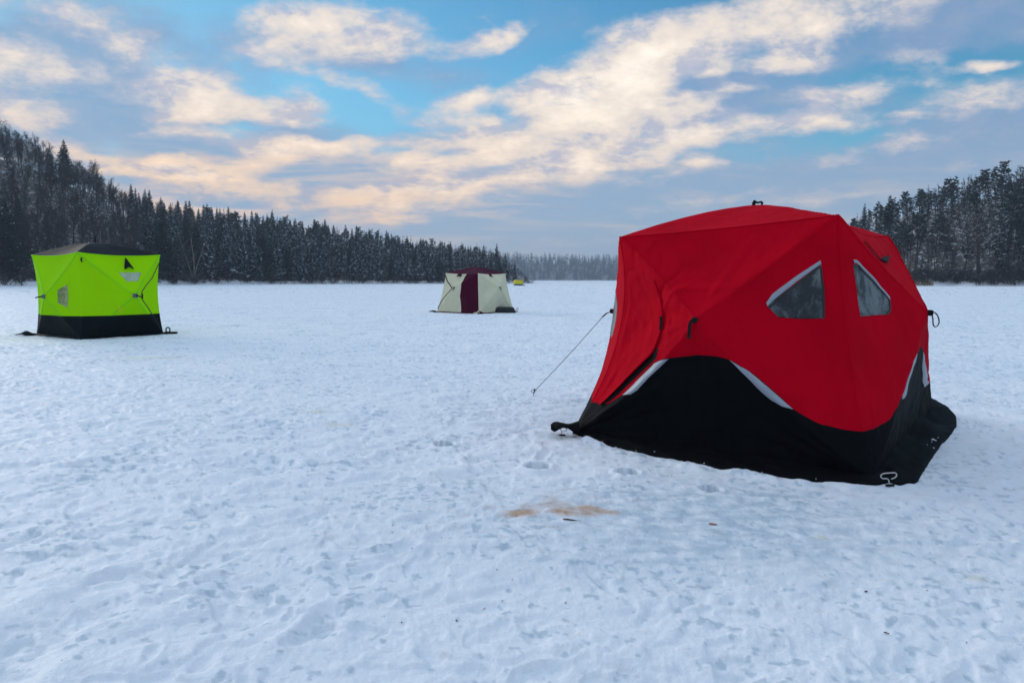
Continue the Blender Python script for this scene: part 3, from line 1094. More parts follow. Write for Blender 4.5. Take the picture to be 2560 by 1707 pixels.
def grow(name, x0, x1, s1, sp, seed, kinds, zone, special=()):
    pts, r = scatter(name, x0, x1, 2.5, s1, sp, seed)
    # nearest the camera and those that stand against the sky first
    def shown(t):
        return min(t[1], abs(t[1] - 44) * .8 + 3) + (0 if -60 < t[0] < 2620 else 60)
    for xb, s, p in sorted(pts, key=shown):
        kind = kinds(xb, s, r)
        base = float(interp(SH[name]['ht'], xb))
        h = base * r.uniform(.66, 1.22) * (1.0 if s > 8 else .92) * (1 - .34 * float(sstep(12, 30, s)))
        if kind in ('bare_tree', 'brown_tree'):
            h *= .90 if s > 30 else .82
        nm = NAME.get(kind, kind)
        rz = r.random() * 6.28
        i = r.randrange(8)
        if any(abs(proj(p)[0] - q) < w and s < dep for q, w, dep in special):
            continue
        if COUNT.get(nm, 0) < LIMIT[nm] and s < 60:
            COUNT[nm] = COUNT.get(nm, 0) + 1
            lab = f'{height_word(h, base)} {LOOK[kind]} {row_word(s)} {zone(xb)}'
            plant(kind, i, p, h, rz, lab, f'{CAT[nm]}s {zone(xb)}', r.uniform(.88, 1.15))
        else:
            STUFF[kind].append((p, h, rz, i))


# ---- trees one can single out
def single(kind, i, name, px, s, top_py, label, sxy=1.0, rz=0.0):
    p = shore_pt(name, float(px), float(s))
    h = CAMZ + (HOR - top_py) / F * p[1] - p[2]
    plant(kind, i, p, h, rz, label, None, sxy)


single('dark_spruce', 0, 'west', 28, 3, 498, 'black-green spruce at the ice edge far past the green tent', 1.15, .4)
single('bare_tree', 1, 'west', 42, 45, 300, 'bare round-topped tree standing tallest on the hill behind the green tent', .9)
single('dark_spruce', 1, 'west', 183, 44, 358, 'dark spruce rising well above the hilltop behind the green tent', 1.25, 1.0)
single('spruce_tree', 2, 'west', 148, 40, 376, 'narrow spruce just below the hilltop spruce behind the green tent', 1.0, 2.0)
single('dark_spruce', 2, 'west', 412, 4, 520, 'broad snow-flecked spruce beside the roof of the green tent', 1.25, .2)
single('spruce_tree', 0, 'west', 388, 9, 518, 'slender snow-flecked spruce behind the broad spruce at the green tent', 1.0, 1.2)
single('birch_tree', 0, 'west', 488, 3, 560, 'pale many-stemmed birch leaning at the ice edge past the green tent', 1.1, .5)
single('birch_tree', 1, 'west', 190, 5, 585, 'pale forked birch right above the roof of the green tent', 1.2, .5)
single('birch_tree', 1, 'west', 268, 6, 560, 'thin pale birch above the roof peak of the green tent', 1.0, 2.5)
single('spruce_tree', 3, 'west', 688, 12, 527, 'tallest narrow spruce in the wood between green and cream tents', .8, 1.2)
single('spruce_tree', 4, 'west', 648, 12, 537, 'tall spruce close beside the tallest narrow spruce', .85, 1.9)
single('dark_spruce', 0, 'west', 664, 3, 566, 'very dark spruce reaching down to the ice below the tallest spruce', .95, 2.2)
single('spruce_tree', 1, 'west', 570, 4, 560, 'heavily snowed spruce with drooping boughs past the green tent', 1.15, 2.0)
single('dark_spruce', 1, 'west', 980, 3, 640, 'small dark spruce at the ice edge beside the cream tent', 1.1, .6)
single('spruce_tree', 2, 'west', 1242, 14, 610, 'last tall spruce at the point behind the cream tent', .95, .3)
single('spruce_tree', 3, 'west', 1210, 10, 613, 'spruce next to the last tall spruce behind the cream tent', 1.0, 2.3)
single('spruce_tree', 4, 'west', 1287, 6, 654, 'lone small spruce at the point beside the yellow tent', .9, 1.3)
for px_, top_ in ((1270, 652), (1277, 660), (1296, 668), (1303, 676), (1311, 684), (1281, 672)):
    p_ = shore_pt('west', float(px_), 5.0)
    h_ = CAMZ + (HOR - top_) / F * p_[1] - p_[2]
    plant('bare_tree', px_, p_, h_, px_ * 1.7, 'small bare tree at the tip of the point beside the yellow tent', 'bare trees at the point', 1.3)
single('oak_tree', 0, 'east', 2443, 4, 493, 'spreading oak with snow-laden boughs on the shore behind the red tent', 1.35, .7)
single('pine_tree', 0, 'east', 2508, 12, 470, 'snow-capped pine beside the spreading oak', 1.5, .5)
single('spruce_tree', 1, 'east', 2150, 32, 512, 'slim spruce standing clear of the ridge beside the red tent', .9, .8)
single('dark_spruce', 0, 'east', 2212, 30, 492, 'dense dark spruce on the ridge beside the red tent', 1.3, 1.8)

SPW = [(28, 14, 12), (183, 8, 12), (412, 22, 10), (488, 16, 6), (664, 12, 8), (570, 16, 8), (190, 14, 5), (268, 10, 5)]
grow('west', -330, 1268, 62, 2.4, 5, kinds_w, zone_w, SPW)
grow('east', 2010, 2900, 58, 2.4, 6, kinds_e, lambda xb: 'on the hill beside the red tent' if xb < 2330 else 'on the hill past the red tent', [(2443, 40, 9)])


# ---- bushes along the ice edge
def bushes(name, x0, x1, n, seed, zone, hr=(1.2, 3.6)):
    r = random.Random(seed)
    for k in range(n):
        xb = x0 + (x1 - x0) * (k + r.random()) / n
        s = r.choice((.6, 1.2, 2.0, 3.2, 5.0)) + r.random()
        p = shore_pt(name, xb, s)
        h = r.uniform(*hr)
        i = r.randrange(5)
        o = bpy.data.objects.new('shrub', SHR[i])
        COL.objects.link(o)
        o.location = p
        o.rotation_euler = (0, 0, r.random() * 6.28)
        o.scale = (h * r.uniform(.8, 1.4), h * r.uniform(.8, 1.4), h)
        z = zone(xb)
        tag(o, f"{'tall' if h > 2.6 else ('low' if h < 1.8 else 'middling')} {'snow-lined' if i < 3 else 'brown'} bare shrub on the bank {z}", 'shrub', f'shrubs on the bank {z}')


bushes('west', -60, 1262, 200, 8, zone_w)
bushes('west', 1262, 1330, 14, 9, lambda x: 'at the point beside the yellow tent', (.8, 2.0))
bushes('east', 2060, 2640, 110, 10, lambda x: 'on the shore past the red tent')


# ---- the ranks behind and the far ridge read as one mass each
def label_trim(t):
    return t


def merge(name, items, protos, m, label, part):
    VS, FS, n = [], [], 0
    arr = []
    for pr in protos:
        ta = pr[part]
        V = np.array(ta.V, np.float32)
        tri = np.array([f for f in ta.F if len(f) == 3], np.int64).reshape(-1, 3)
        qd = np.array([f for f in ta.F if len(f) == 4], np.int64).reshape(-1, 4)
        T = np.concatenate([tri, qd[:, [0, 1, 2]], qd[:, [0, 2, 3]]])
        arr.append((V, T))
    for p, h, rz, i in items:
        V, T = arr[i % len(arr)]
        c, s = math.cos(rz), math.sin(rz)
        W = np.stack([(V[:, 0] * c - V[:, 1] * s) * h, (V[:, 0] * s + V[:, 1] * c) * h, V[:, 2] * h], -1) + np.asarray(p)
        VS.append(W)
        FS.append(T + n)
        n += len(V)
    me = fast_mesh(name, np.concatenate(VS), np.concatenate(FS))
    me.polygons.foreach_set('use_smooth', np.zeros(len(me.polygons), bool))
    me.materials.append(m)
    o = link(name, me)
    tag(o, label, None, None, 'stuff')
    return o


LS = [(None, None) + spruce(200 + i, wid=.17, light=True, droop=.4, ragged=.4) for i in range(3)]
LBr = [(None, None) + bare(210 + i, spread=.6, nlimb=12, nsec=5, ntw=4, tw=.0028) for i in range(2)]
con = STUFF['spruce_tree'] + STUFF['dark_spruce'] + STUFF['pine_tree']
dec = STUFF['bare_tree'] + STUFF['brown_tree'] + STUFF['birch_tree']
if con:
    merge('conifer_forest', con, LS, M_SPR, 'mass of conifers filling the hillsides behind the front ranks', 3)
if dec:
    merge('leafless_forest', dec, LBr, M_TWIG, 'mass of leafless trees filling the hillsides behind the front ranks', 3)
    merge('leafless_forest_stems', dec, LBr, M_BARK, 'stems and boughs of the leafless trees on the hillsides', 2)
pts, r = scatter('north', 1170, 2150, 1, 150, 6.5, 12)
far = []
for xb, s, p in pts:
    far.append((p, float(interp(SH['north']['ht'], xb)) * r.uniform(.72, 1.2), r.random() * 6.28, r.randrange(3)))
LF = [(None, None) + spruce(230 + i, wid=.20, light=True, droop=.4, ragged=.5) for i in range(2)] + [(None, None) + bare(240, spread=.7, nlimb=10, nsec=4, ntw=3, tw=.006)]
merge('far_forest', far, LF, leaf_mat('far_needles', (.018, .022, .021), (.032, .036, .034), .10, .5), 'hazy forest on the ridge across the far end of the lake', 3)
print('TREES', COUNT, len(con), len(dec), len(far))


# ---- dry reeds at the ice edge
def reeds(name, x0, x1, n, label, seed, h0=.7, h1=1.5):
    r = random.Random(seed)
    ta = TA()
    for k in range(n):
        xb = r.uniform(x0, x1)
        p = shore_pt(name, xb, r.uniform(-.8, 1.2))
        h = r.uniform(h0, h1)
        d = np.array([r.gauss(0, .2), r.gauss(0, .2), 1.0])
        w = .025 * h
        a = r.random() * 3.14
        q = p + d * h
        ta.add([tuple(p + np.array([w * math.cos(a), w * math.sin(a), -.1])), tuple(p - np.array([w * math.cos(a), w * math.sin(a), .1])), tuple(q)], [(0, 1, 2)])
    o = link('reeds', ta.mesh('reeds', M_REED))
    tag(o, label, None, None, 'stuff')


M_REED = simple('dry_reed', (.22, .15, .09), .8, 0, .2, .3, 3)
reeds('east', 2080, 2330, 1000, 'strip of dry tan reeds along the shore past the red tent', 1)
reeds('west', 700, 1230, 2200, 'strip of dry tan reeds along the shore by the cream tent', 2, .4, 1.0)
reeds('north', 1300, 1620, 2500, 'strip of dry tan reeds along the far shore', 3, .8, 1.6)
# ------------------------------------------------------------------ pop-up tents
M_RED = fabric('red_fabric', (.55, .0004, .013), .08, .8, .12, wr=.75, spec=.03)
M_BLK = fabric('black_fabric', (.0028, .0032, .0045), .25, .7, .0, wr=.5, spec=.07)
M_GRYREF = fabric('grey_reflective_tape', (.30, .33, .38), .06, .45, .0, wr=.1, spec=.5)
M_STRAP = simple('black_webbing', (.006, .006, .007), .7, 0, .2, .2, 60)
M_STEEL = simple('zinc_steel', (.50, .50, .49), .38, .85, .5, .12, 60)
M_ROPE = simple('guy_rope', (.045, .05, .06), .8, 0, .2, .2, 80)
M_GRN = fabric('lime_fabric', (.50, 1.0, .0005), .02, .8, .38, wr=.18, wscale=3, spec=.05)
M_DGRN = fabric('charcoal_fabric', (.0035, .0075, .010), .25, .7, .0, wr=.4, spec=.10, wscale=4)
M_ROOFG = fabric('dark_grey_roof_fabric', (.010, .012, .016), .12, .7, .0, wr=.15, wscale=3, spec=.08)
M_CRM = fabric('cream_fabric', (.80, .77, .55), .05, .75, .2, wr=.2, wscale=3, spec=.1)
M_BUR = fabric('burgundy_fabric', (.062, .0012, .018), .12, .7, .06, wr=.2, wscale=3, spec=.08)
M_YEL = fabric('yellow_fabric', (.95, .78, .003), .03, .7, .3, wr=.2, wscale=3)
M_GRYF = fabric('grey_fabric', (.13, .14, .16), .1, .6, .0, wr=.2, wscale=3)
M_ZIP = simple('zip', (.02, .018, .02), .5, 0, .4, .2, 200)
M_PLAS = simple('black_plastic', (.008, .010, .013), .45, 0, .4, .25, 8)
M_TAGY = simple('yellow_tag', (.65, .72, .01), .6, 0, .3, .05, 10)


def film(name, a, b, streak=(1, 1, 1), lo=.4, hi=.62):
    """crumpled clear-plastic window; dark inside and creased sky-grey sheen are put into the colour"""
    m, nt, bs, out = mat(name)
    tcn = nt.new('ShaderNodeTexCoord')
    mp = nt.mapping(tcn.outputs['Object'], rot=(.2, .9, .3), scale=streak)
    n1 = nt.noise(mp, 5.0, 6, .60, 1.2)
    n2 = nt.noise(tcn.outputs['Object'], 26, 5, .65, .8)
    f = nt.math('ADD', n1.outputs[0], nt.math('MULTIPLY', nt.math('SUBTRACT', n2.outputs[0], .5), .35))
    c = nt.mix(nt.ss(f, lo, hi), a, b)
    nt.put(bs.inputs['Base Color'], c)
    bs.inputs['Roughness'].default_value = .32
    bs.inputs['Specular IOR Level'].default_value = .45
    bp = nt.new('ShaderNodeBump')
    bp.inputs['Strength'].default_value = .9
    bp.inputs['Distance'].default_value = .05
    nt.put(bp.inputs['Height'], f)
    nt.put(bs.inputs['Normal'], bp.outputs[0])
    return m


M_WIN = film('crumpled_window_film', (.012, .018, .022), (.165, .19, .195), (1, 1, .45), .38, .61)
M_WING = film('green_window_film', (.16, .22, .04), (.42, .46, .22), (1, 1, 1), .35, .7)
M_WINW = film('pale_window_film', (.34, .46, .26), (.46, .56, .42), (1, 1, 1), .3, .7)


class Wall:
    """one side of a pop-up tent: four corners, a hub pushed outwards, sagging edges"""

    def __init__(s, A, B, At, Bt, hub, ctr, sagA=.08, sagB=.08, sagT=.02, uh=.5, vh=.55, sag=.03, wr=.004, seed=1, pw=1.0):
        s.creases = []
        s.A, s.B, s.At, s.Bt, s.hub = [np.array(q, float) for q in (A, B, At, Bt, hub)]
        s.ctr = np.array(ctr, float)
        s.sagA, s.sagB, s.sagT, s.uh, s.vh, s.sag, s.wr, s.seed, s.pw = sagA, sagB, sagT, uh, vh, sag, wr, seed, pw
        d = s.B - s.A
        n = np.array([d[1], -d[0], 0])
        n /= np.linalg.norm(n)
        if n @ (s.A - s.ctr) < 0:
            n = -n
        s.N = n
        s.D = s.hub - s.base(np.array([uh]), np.array([vh]))[0]

    def inward(s, P):
        d = s.ctr - P
        d[2] = 0
        return d / np.linalg.norm(d)

    def base(s, u, v):
        u, v = u[..., None], v[..., None]
        k = 4 * v * (1 - v)
        EA = s.A + (s.At - s.A) * v + s.inward(s.A.copy()) * s.sagA * k
        EB = s.B + (s.Bt - s.B) * v + s.inward(s.B.copy()) * s.sagB * k
        P = EA * (1 - u) + EB * u
        return P + np.array([0, 0, -1.0]) * s.sagT * 4 * u * (1 - u) * v ** 3 - s.N * s.sagT * .6 * 4 * u * (1 - u) * v ** 3

    def S(s, u, v, off=0.0):
        u, v = np.broadcast_arrays(np.asarray(u, float), np.asarray(v, float))
        r = np.stack([u / s.uh, (1 - u) / (1 - s.uh), v / s.vh, (1 - v) / (1 - s.vh)], -1)
        rs = np.sort(r, -1)
        p, q = np.clip(rs[..., 0], 0, 1), rs[..., 1]
        P = s.base(u, v) + s.D * (p ** s.pw)[..., None]
        bub = s.sag * 4 * p * (1 - p) * np.clip((q - p) * 1.6, 0, 1)
        w = s.wr * (perl(u * 7 + s.seed * 9, v * 9, s.seed) + .6 * perl(u * 21, v * 15 + s.seed * 5, s.seed + 3))
        # creases run out from the hub and down to the pegged corners
        an = np.arctan2(v - s.vh, u - s.uh)
        w = w + s.wr * 1.1 * perl(an * 5.0, p * 1.5, s.seed + 5) * np.clip((1 - p) * 4, 0, 1) * p ** .5
        for cu in (0, 1):
            aa = np.arctan2(v + .02, np.abs(u - cu) + .02)
            rr = np.hypot(u - cu, v)
            w = w + s.wr * 1.5 * perl(aa * 9.0, rr * 1.2 + cu * 5, s.seed + 7) * np.exp(-((rr - .18) / .16) ** 2)
        for cu0, cv0, cu1, cv1, cw, ca in s.creases:
            du, dv = cu1 - cu0, cv1 - cv0
            tt = np.clip(((u - cu0) * du + (v - cv0) * dv) / (du * du + dv * dv), 0, 1)
            rr = np.hypot(u - cu0 - tt * du, v - cv0 - tt * dv)
            w = w + ca * np.exp(-(rr / cw) ** 2) * (1 - .6 * tt)
        ed = np.clip(np.minimum(np.minimum(u, 1 - u), np.minimum(v, 1 - v)) * 12, 0, 1)
        o = off + (-bub + w * ed)
        return P + s.N * np.asarray(o)[..., None]

    def px(s, px, py):
        """wall coordinates of the point seen at (px, py) in the survey picture"""
        if not hasattr(s, '_g'):
            g = np.linspace(0, 1, 260)
            s._U, s._V = np.meshgrid(g, g, indexing='ij')
            s._g = proj(s.S(s._U, s._V))
        d = ((s._g - np.array([px, py])) ** 2).sum(-1)
        i = np.unravel_index(d.argmin(), d.shape)
        u, v = s._U[i], s._V[i]
        for _ in range(6):
            e = 1e-3
            p0 = proj(s.S(u, v))
            J = np.stack([(proj(s.S(u + e, v)) - p0) / e, (proj(s.S(u, v + e)) - p0) / e], -1)
            try:
                st = np.linalg.solve(J, np.array([px, py]) - p0)
            except np.linalg.LinAlgError:
                break
            st = np.clip(st, -.02, .02)
            u, v = min(max(u + st[0], 0.), 1.), min(max(v + st[1], 0.), 1.)
        return u, v

    def pts(s, lst):
        return np.array([s.px(*p) for p in lst])

    # ---- pieces of cloth on the wall
    def panel(s, name, m, parent, v0, v1, nu=96, nv=60, off=0.0, u0=0.0, u1=1.0):
        u = np.linspace(u0, u1, nu + 1)
        if s.uh not in u:
            u = np.sort(np.append(u, s.uh))
        a, b = (v0(u) if callable(v0) else np.full_like(u, v0)), (v1(u) if callable(v1) else np.full_like(u, v1))
        t = np.linspace(0, 1, nv + 1)
        G = s.S(np.repeat(u[:, None], nv + 1, 1), a[:, None] + (b - a)[:, None] * t[None], off)
        mb = MB()
        mb.grid(G)
        return mb.build(name, m, parent, True)

    def patch(s, name, m, parent, poly, off=.004, rings=7, per=16, smooth=True, curve=None):
        """filled outline (wall coordinates) laid on the wall; the rim is turned down to the cloth"""
        poly = np.asarray(poly, float)
        B = []
        k = len(poly)
        for i in range(k):
            for j in range(per):
                B.append(poly[i] + (poly[(i + 1) % k] - poly[i]) * j / per)
        B = np.array(B)
        c = poly.mean(0)
        G = []
        for q in range(rings + 1):
            f = q / rings
            uv = c + (B - c) * f
            G.append(s.S(uv[:, 0], uv[:, 1], off if curve is None else off + curve * (1 - f * f)))
        G.append(s.S(B[:, 0], B[:, 1], -.003))
        G = np.array(G)
        n = len(B)
        mb = MB()
        fs = []
        for q in range(len(G) - 1):
            for j in range(n):
                j2 = (j + 1) % n
                fs.append((q * n + j, (q + 1) * n + j, (q + 1) * n + j2, q * n + j2))
        mb.add(G.reshape(-1, 3), fs)
        return mb.build(name, m, parent, smooth)

    def ribbon(s, name, m, parent, L0, L1, off=.004, n=40, k=6):
        """strip between two lines given in wall coordinates"""
        def res(L):
            L = np.asarray(L, float)
            d = np.r_[0, np.cumsum(np.linalg.norm(np.diff(L, axis=0), axis=1))]
            t = np.linspace(0, d[-1], n)
            return np.stack([np.interp(t, d, L[:, 0]), np.interp(t, d, L[:, 1])], -1)
        a, b = res(L0), res(L1)
        f = np.linspace(0, 1, k + 1)
        uv = a[:, None] * (1 - f[None, :, None]) + b[:, None] * f[None, :, None]
        o = np.full(uv.shape[:2], off)
        o[:, 0] = o[:, -1] = -.002
        mb = MB()
        mb.grid(s.S(uv[..., 0], uv[..., 1], o))
        return mb.build(name, m, parent, True)

    def line(s, name, m, parent, L, r=.004, off=.004, n=40, sides=5):
        L = np.asarray(L, float)
        d = np.r_[0, np.cumsum(np.linalg.norm(np.diff(L, axis=0), axis=1))]
        t = np.linspace(0, d[-1], n)
        u, v = np.interp(t, d, L[:, 0]), np.interp(t, d, L[:, 1])
        mb = MB()
        mb.tube(s.S(u, v, off), r, sides)
        return mb.build(name, m, parent, True)

    def stripe(s, name, m, parent, L, w=.02, off=.003, n=40):
        """flat tape along a line"""
        L = np.asarray(L, float)
        d = np.r_[0, np.cumsum(np.linalg.norm(np.diff(L, axis=0), axis=1))]
        t = np.linspace(0, d[-1], n)
        u, v = np.interp(t, d, L[:, 0]), np.interp(t, d, L[:, 1])
        P = s.S(u, v, off)
        T = np.gradient(P, axis=0)
        T /= np.linalg.norm(T, axis=1)[:, None]
        side = np.cross(T, s.N)
        side /= np.linalg.norm(side, axis=1)[:, None]
        G = np.stack([P - side * w / 2 - s.N * .006, P - side * w / 2, P + side * w / 2, P + side * w / 2 - s.N * .006], 1)
        mb = MB()
        mb.grid(G)
        return mb.build(name, m, parent, False)


def strap(name, parent, pts, w, m=None, th=.003, along=None):
    """webbing strap through the points"""
    P = np.array(pts, float)
    d = np.r_[0, np.cumsum(np.linalg.norm(np.diff(P, axis=0), axis=1))]
    t = np.linspace(0, d[-1], 26)
    # smooth the corners
    Q = np.stack([np.interp(t, d, P[:, k]) for k in range(3)], -1)
    for _ in range(3):
        Q[1:-1] = (Q[:-2] + 2 * Q[1:-1] + Q[2:]) / 4
    ax = np.array(along if along is not None else (1, 0, 0), float)
    ax /= np.linalg.norm(ax)
    T = np.gradient(Q, axis=0)
    T /= np.linalg.norm(T, axis=1)[:, None]
    nn = np.cross(T, ax)
    nn /= np.linalg.norm(nn, axis=1)[:, None] + 1e-9
    G = np.stack([Q - ax * w / 2 + nn * th, Q + ax * w / 2 + nn * th, Q + ax * w / 2 - nn * th, Q - ax * w / 2 - nn * th, Q - ax * w / 2 + nn * th], 1)
    mb = MB()
    mb.grid(G)
    return mb.build(name, m or M_STRAP, parent, False)


def roof(name, m, parent, top, sag, hub, ctr, flat=1.5, n=48, wr=.004, only=None):
    """top cloth over four curved poles from the corners to the roof hub"""
    A, B, C_, D_ = [np.array(q, float) for q in top]
    g = np.linspace(0, 1, n + 1)
    U, V = np.meshgrid(g, g, indexing='ij')
    u, v = U[..., None], V[..., None]

    def edge(P, Q, t, s_):
        d = Q - P
        nn = np.array([d[1], -d[0], 0])
        nn /= np.linalg.norm(nn)
        if nn @ (P - ctr) < 0:
            nn = -nn
        return P + (Q - P) * t + (np.array([0, 0, -1.0]) - nn * .6) * s_ * 4 * t * (1 - t)
    e0, e1 = edge(A, B, u, sag[0]), edge(D_, C_, u, sag[2])
    f0, f1 = edge(A, D_, v, sag[3]), edge(B, C_, v, sag[1])
    bil = A * (1 - u) * (1 - v) + B * u * (1 - v) + C_ * u * v + D_ * (1 - u) * v
    P = e0 * (1 - v) + e1 * v + f0 * (1 - u) + f1 * u - bil
    r = np.sort(np.stack([2 * U, 2 * (1 - U), 2 * V, 2 * (1 - V)], -1), -1)
    p, q = r[..., 0], r[..., 1]
    c0 = P[n // 2, n // 2]
    rise = (1 - (1 - p) ** flat)
    P = P + (np.array(hub) - c0) * rise[..., None]
    P[..., 2] += -.03 * 4 * p * (1 - p) * np.clip((q - p) * 1.5, 0, 1) + wr * perl(U * 9, V * 9, 3) * np.clip(p * 8, 0, 1)
    mb = MB()
    mb.grid(P)
    return mb.build(name, m, parent, True)


def const(v):
    return lambda u: np.full_like(np.asarray(u, float), v)


def through(pts):
    o = np.argsort(pts[:, 0])
    x, y = pts[o, 0], pts[o, 1]

    def f(u):
        # gentle smoothing of the traced curve
        u = np.asarray(u, float)
        e = .008
        return (np.interp(u - e, x, y) + 2 * np.interp(u, x, y) + np.interp(u + e, x, y)) / 4
    return f


def G3(p, z):
    return np.array([p[0], p[1], z])


def ground_at(x, y):
    return float(ground_h(np.array([float(x)]), np.array([float(y)]))[0])


# ================================================================== RED TENT
def red_tent():
    N, L, R_ = atz(2180, 1203), atz(1430, 1087), atz(2322, 1052)
    Bk = L + R_ - N
    ctr = (L + R_) / 2

    def inset(c, px, py):
        d = ray(px, py)
        k = d[0] / d[1]
        e = ctr - c
        s_ = (k * c[1] - c[0]) / (e[0] - k * e[1])
        q = c + e * s_
        q[2] = CAMZ + d[2] / d[1] * q[1]
        return q
    Nt, Lt, Rt = inset(N, 2095, 538), inset(L, 1549, 593), inset(R_, 2220, 591)
    Bt = Lt + Rt - Nt
    Bt[2] = (Lt[2] + Rt[2]) / 2 + .02
    root = empty('fishing_tent', (ctr[0], ctr[1], 0))
    tag(root, 'big red pop-up fishing tent with black wavy skirt and grey-edged windows', 'tent')
    z0 = .012
    for q in (N, L, R_, Bk):
        q[2] = z0

    def hubpt(c0, c1, px, py, y):
        return aty(px, py, y)
    hF = aty(1738, 800, 4.93)
    hR = aty(2321, 782, 5.25)
    hL = aty(1533, 778, 6.62)
    hB = (R_ + Bk + Rt + Bt) / 4 + np.array([.62, .5, 0.0]) * .4
    hB[2] = 1.0
    tsF, tsR, tsB, tsL = .012, .050, .015, .015
    kw = dict(ctr=ctr)
    F_ = Wall(L, N, Lt, Nt, hF, sagA=.20, pw=.92, sagB=.075, sagT=tsF, uh=.53, vh=.56, sag=.05, wr=.0095, seed=1, **kw)
    E_ = Wall(N, R_, Nt, Rt, hR, sagA=.075, sagB=.03, pw=.84, sagT=tsR, uh=.56, vh=.56, sag=.03, wr=.006, seed=2, **kw)
    B_ = Wall(R_, Bk, Rt, Bt, hB, sagA=.05, sagB=.1, sagT=tsB, sag=.03, seed=3, **kw)
    W_ = Wall(Bk, L, Bt, Lt, hL, sagA=.1, sagB=.20, pw=.86, sagT=tsL, uh=.55, vh=.58, sag=.02, seed=4, **kw)
    cr = [F_.px(*q) + F_.px(*p) + (wd, am) for q, p, wd, am in (((1694, 722), (1850, 716), .016, .020), ((1690, 730), (1760, 690), .012, .012), ((1650, 735), (1690, 690), .014, -.018),
          ((1570, 680), (1600, 676), .010, -.016), ((1660, 770), (1690, 720), .012, .014), ((1672, 800), (1668, 860), .012, .016), ((1740, 810), (1690, 880), .016, .010), ((1750, 830), (1830, 880), .018, .008),
          ((1600, 700), (1640, 790), .016, -.010), ((1580, 760), (1630, 860), .014, .010), ((1570, 830), (1600, 890), .012, -.010), ((1900, 960), (2030, 1000), .016, .010), ((1480, 1040), (1640, 970), .014, .012), ((1500, 1060), (1700, 1020), .016, -.012), ((1470, 1070), (1640, 1060), .014, .010))]
    F_.creases = cr
    if hasattr(F_, '_g'):
        del F_._g
    ce = [E_.px(*q) + E_.px(*p) + (wd, am) for q, p, wd, am in (((2190, 1190), (2240, 1060), .020, .016), ((2200, 1185), (2280, 1040), .018, -.016), ((2215, 1170), (2310, 960), .018, .014), ((2280, 1110), (2312, 900), .020, -.012))]
    E_.creases = ce
    del E_._g
    # wavy seam between red and black, read off the walls it lies on
    fF = F_.pts([(1520, 1010), (1556, 986), (1596, 945), (1635, 906), (1652, 899), (1672, 895), (1745, 887), (1790, 890), (1824, 899), (1873, 926), (1922, 966), (1983, 1022), (2015, 1042), (2051, 1060), (2110, 1074), (2150, 1078)])
    fE = E_.pts([(2184, 1072), (2223, 1050), (2243, 1018), (2258, 985), (2270, 945), (2283, 905), (2295, 880), (2303, 871)])
    fE = np.vstack([fE[:-1], [[.50, .415], [.545, .413]]])
    vF0, vF1 = fF[0, 1] * .98, fF[-1, 1]
    cF = through(np.vstack([[0, vF0], fF, [1, vF1]]))
    up = fE[-1]
    cE = through(np.vstack([[0, vF1], fE, [.62, .375], [.70, .30], [.80, .225], [.90, .185], [1, vF1]]))
    wav = through(np.array([[0, vF1], [.15, vF1 * 1.05], [.35, .36], [.5, .40], [.65, .36], [.85, vF1 * 1.05], [1, vF1]]))
    wavL = through(np.array([[0, vF1], [.15, vF1 * 1.05], [.35, .36], [.5, .40], [.65, .36], [.85, vF1 * 1.2], [1, vF0]]))
    for w, c in ((F_, cF), (E_, cE), (B_, wav), (W_, wavL)):
        w.panel('wall_panel', M_RED, root, c, 1.0, 120, 70)
        w.panel('lower_panel', M_BLK, root, 0.0, c, 120, 36)
    roof('roof', M_RED, root, (Lt, Nt, Rt, Bt), (tsF, tsR, tsB, tsL), aty(1893, 513, 5.95), ctr, flat=1.45)
    # grey reflective slivers along the wave
    def sliver(w, top, low):
        w.ribbon('reflective_strip', M_GRYREF, root, w.pts(top), w.pts(low), .004)
    sliver(F_, [(1556, 987), (1590, 952), (1635, 907), (1652, 900), (1672, 897)], [(1556, 987), (1577, 987), (1593, 977), (1621, 946), (1672, 897)])
    sliver(F_, [(1824, 900), (1873, 927), (1922, 967), (1983, 1023)], [(1824, 900), (1911, 988), (1927, 1001), (1951, 1015), (1983, 1023)])
    for a0, a1 in ((E_.px(2253, 1008)[0], .435), (.60, .80)):
        us = np.linspace(a0, a1, 24)
        tp = cE(us) + .001
        E_.ribbon('reflective_strip', M_GRYREF, root, np.stack([us, tp], -1), np.stack([us, tp - .075 * np.sin(np.pi * np.linspace(0, 1, 24)) ** .8], -1), .004)
    # windows with a grey upper edge
    def window(w, poly, bar):
        o = w.patch('window', M_WIN, root, w.pts(poly), .004)
        w.ribbon('window_trim', M_GRYREF, o, w.pts(bar[0]), w.pts(bar[1]), .009)
        w.stripe('window_zip', M_ZIP, o, w.pts(bar[2]), .018, .0065)
    window(F_, [(1919, 762), (2053, 661), (2058, 722), (2060, 796), (2000, 797), (1946, 793), (1930, 777)],
           ([(1916, 756), (1930, 735), (1990, 690), (2052, 650)], [(1920, 766), (1938, 748), (1995, 702), (2054, 660)], [(1922, 770), (1941, 752), (1996, 708), (2051, 666), (2058, 722), (2059, 795)]))
    window(E_, [(2133, 660), (2146, 664), (2180, 699), (2222, 745), (2225, 775), (2217, 786), (2151, 791), (2142, 726)],
           ([(2131, 649), (2140, 649), (2182, 692), (2221, 740)], [(2133, 659), (2141, 658), (2181, 699), (2223, 750)], [(2144, 664), (2180, 702), (2222, 748), (2225, 775), (2217, 786)]))
    o = W_.patch('window', M_WIN, root, [(.62, .46), (.62, .80), (.80, .62), (.80, .46)], .004)
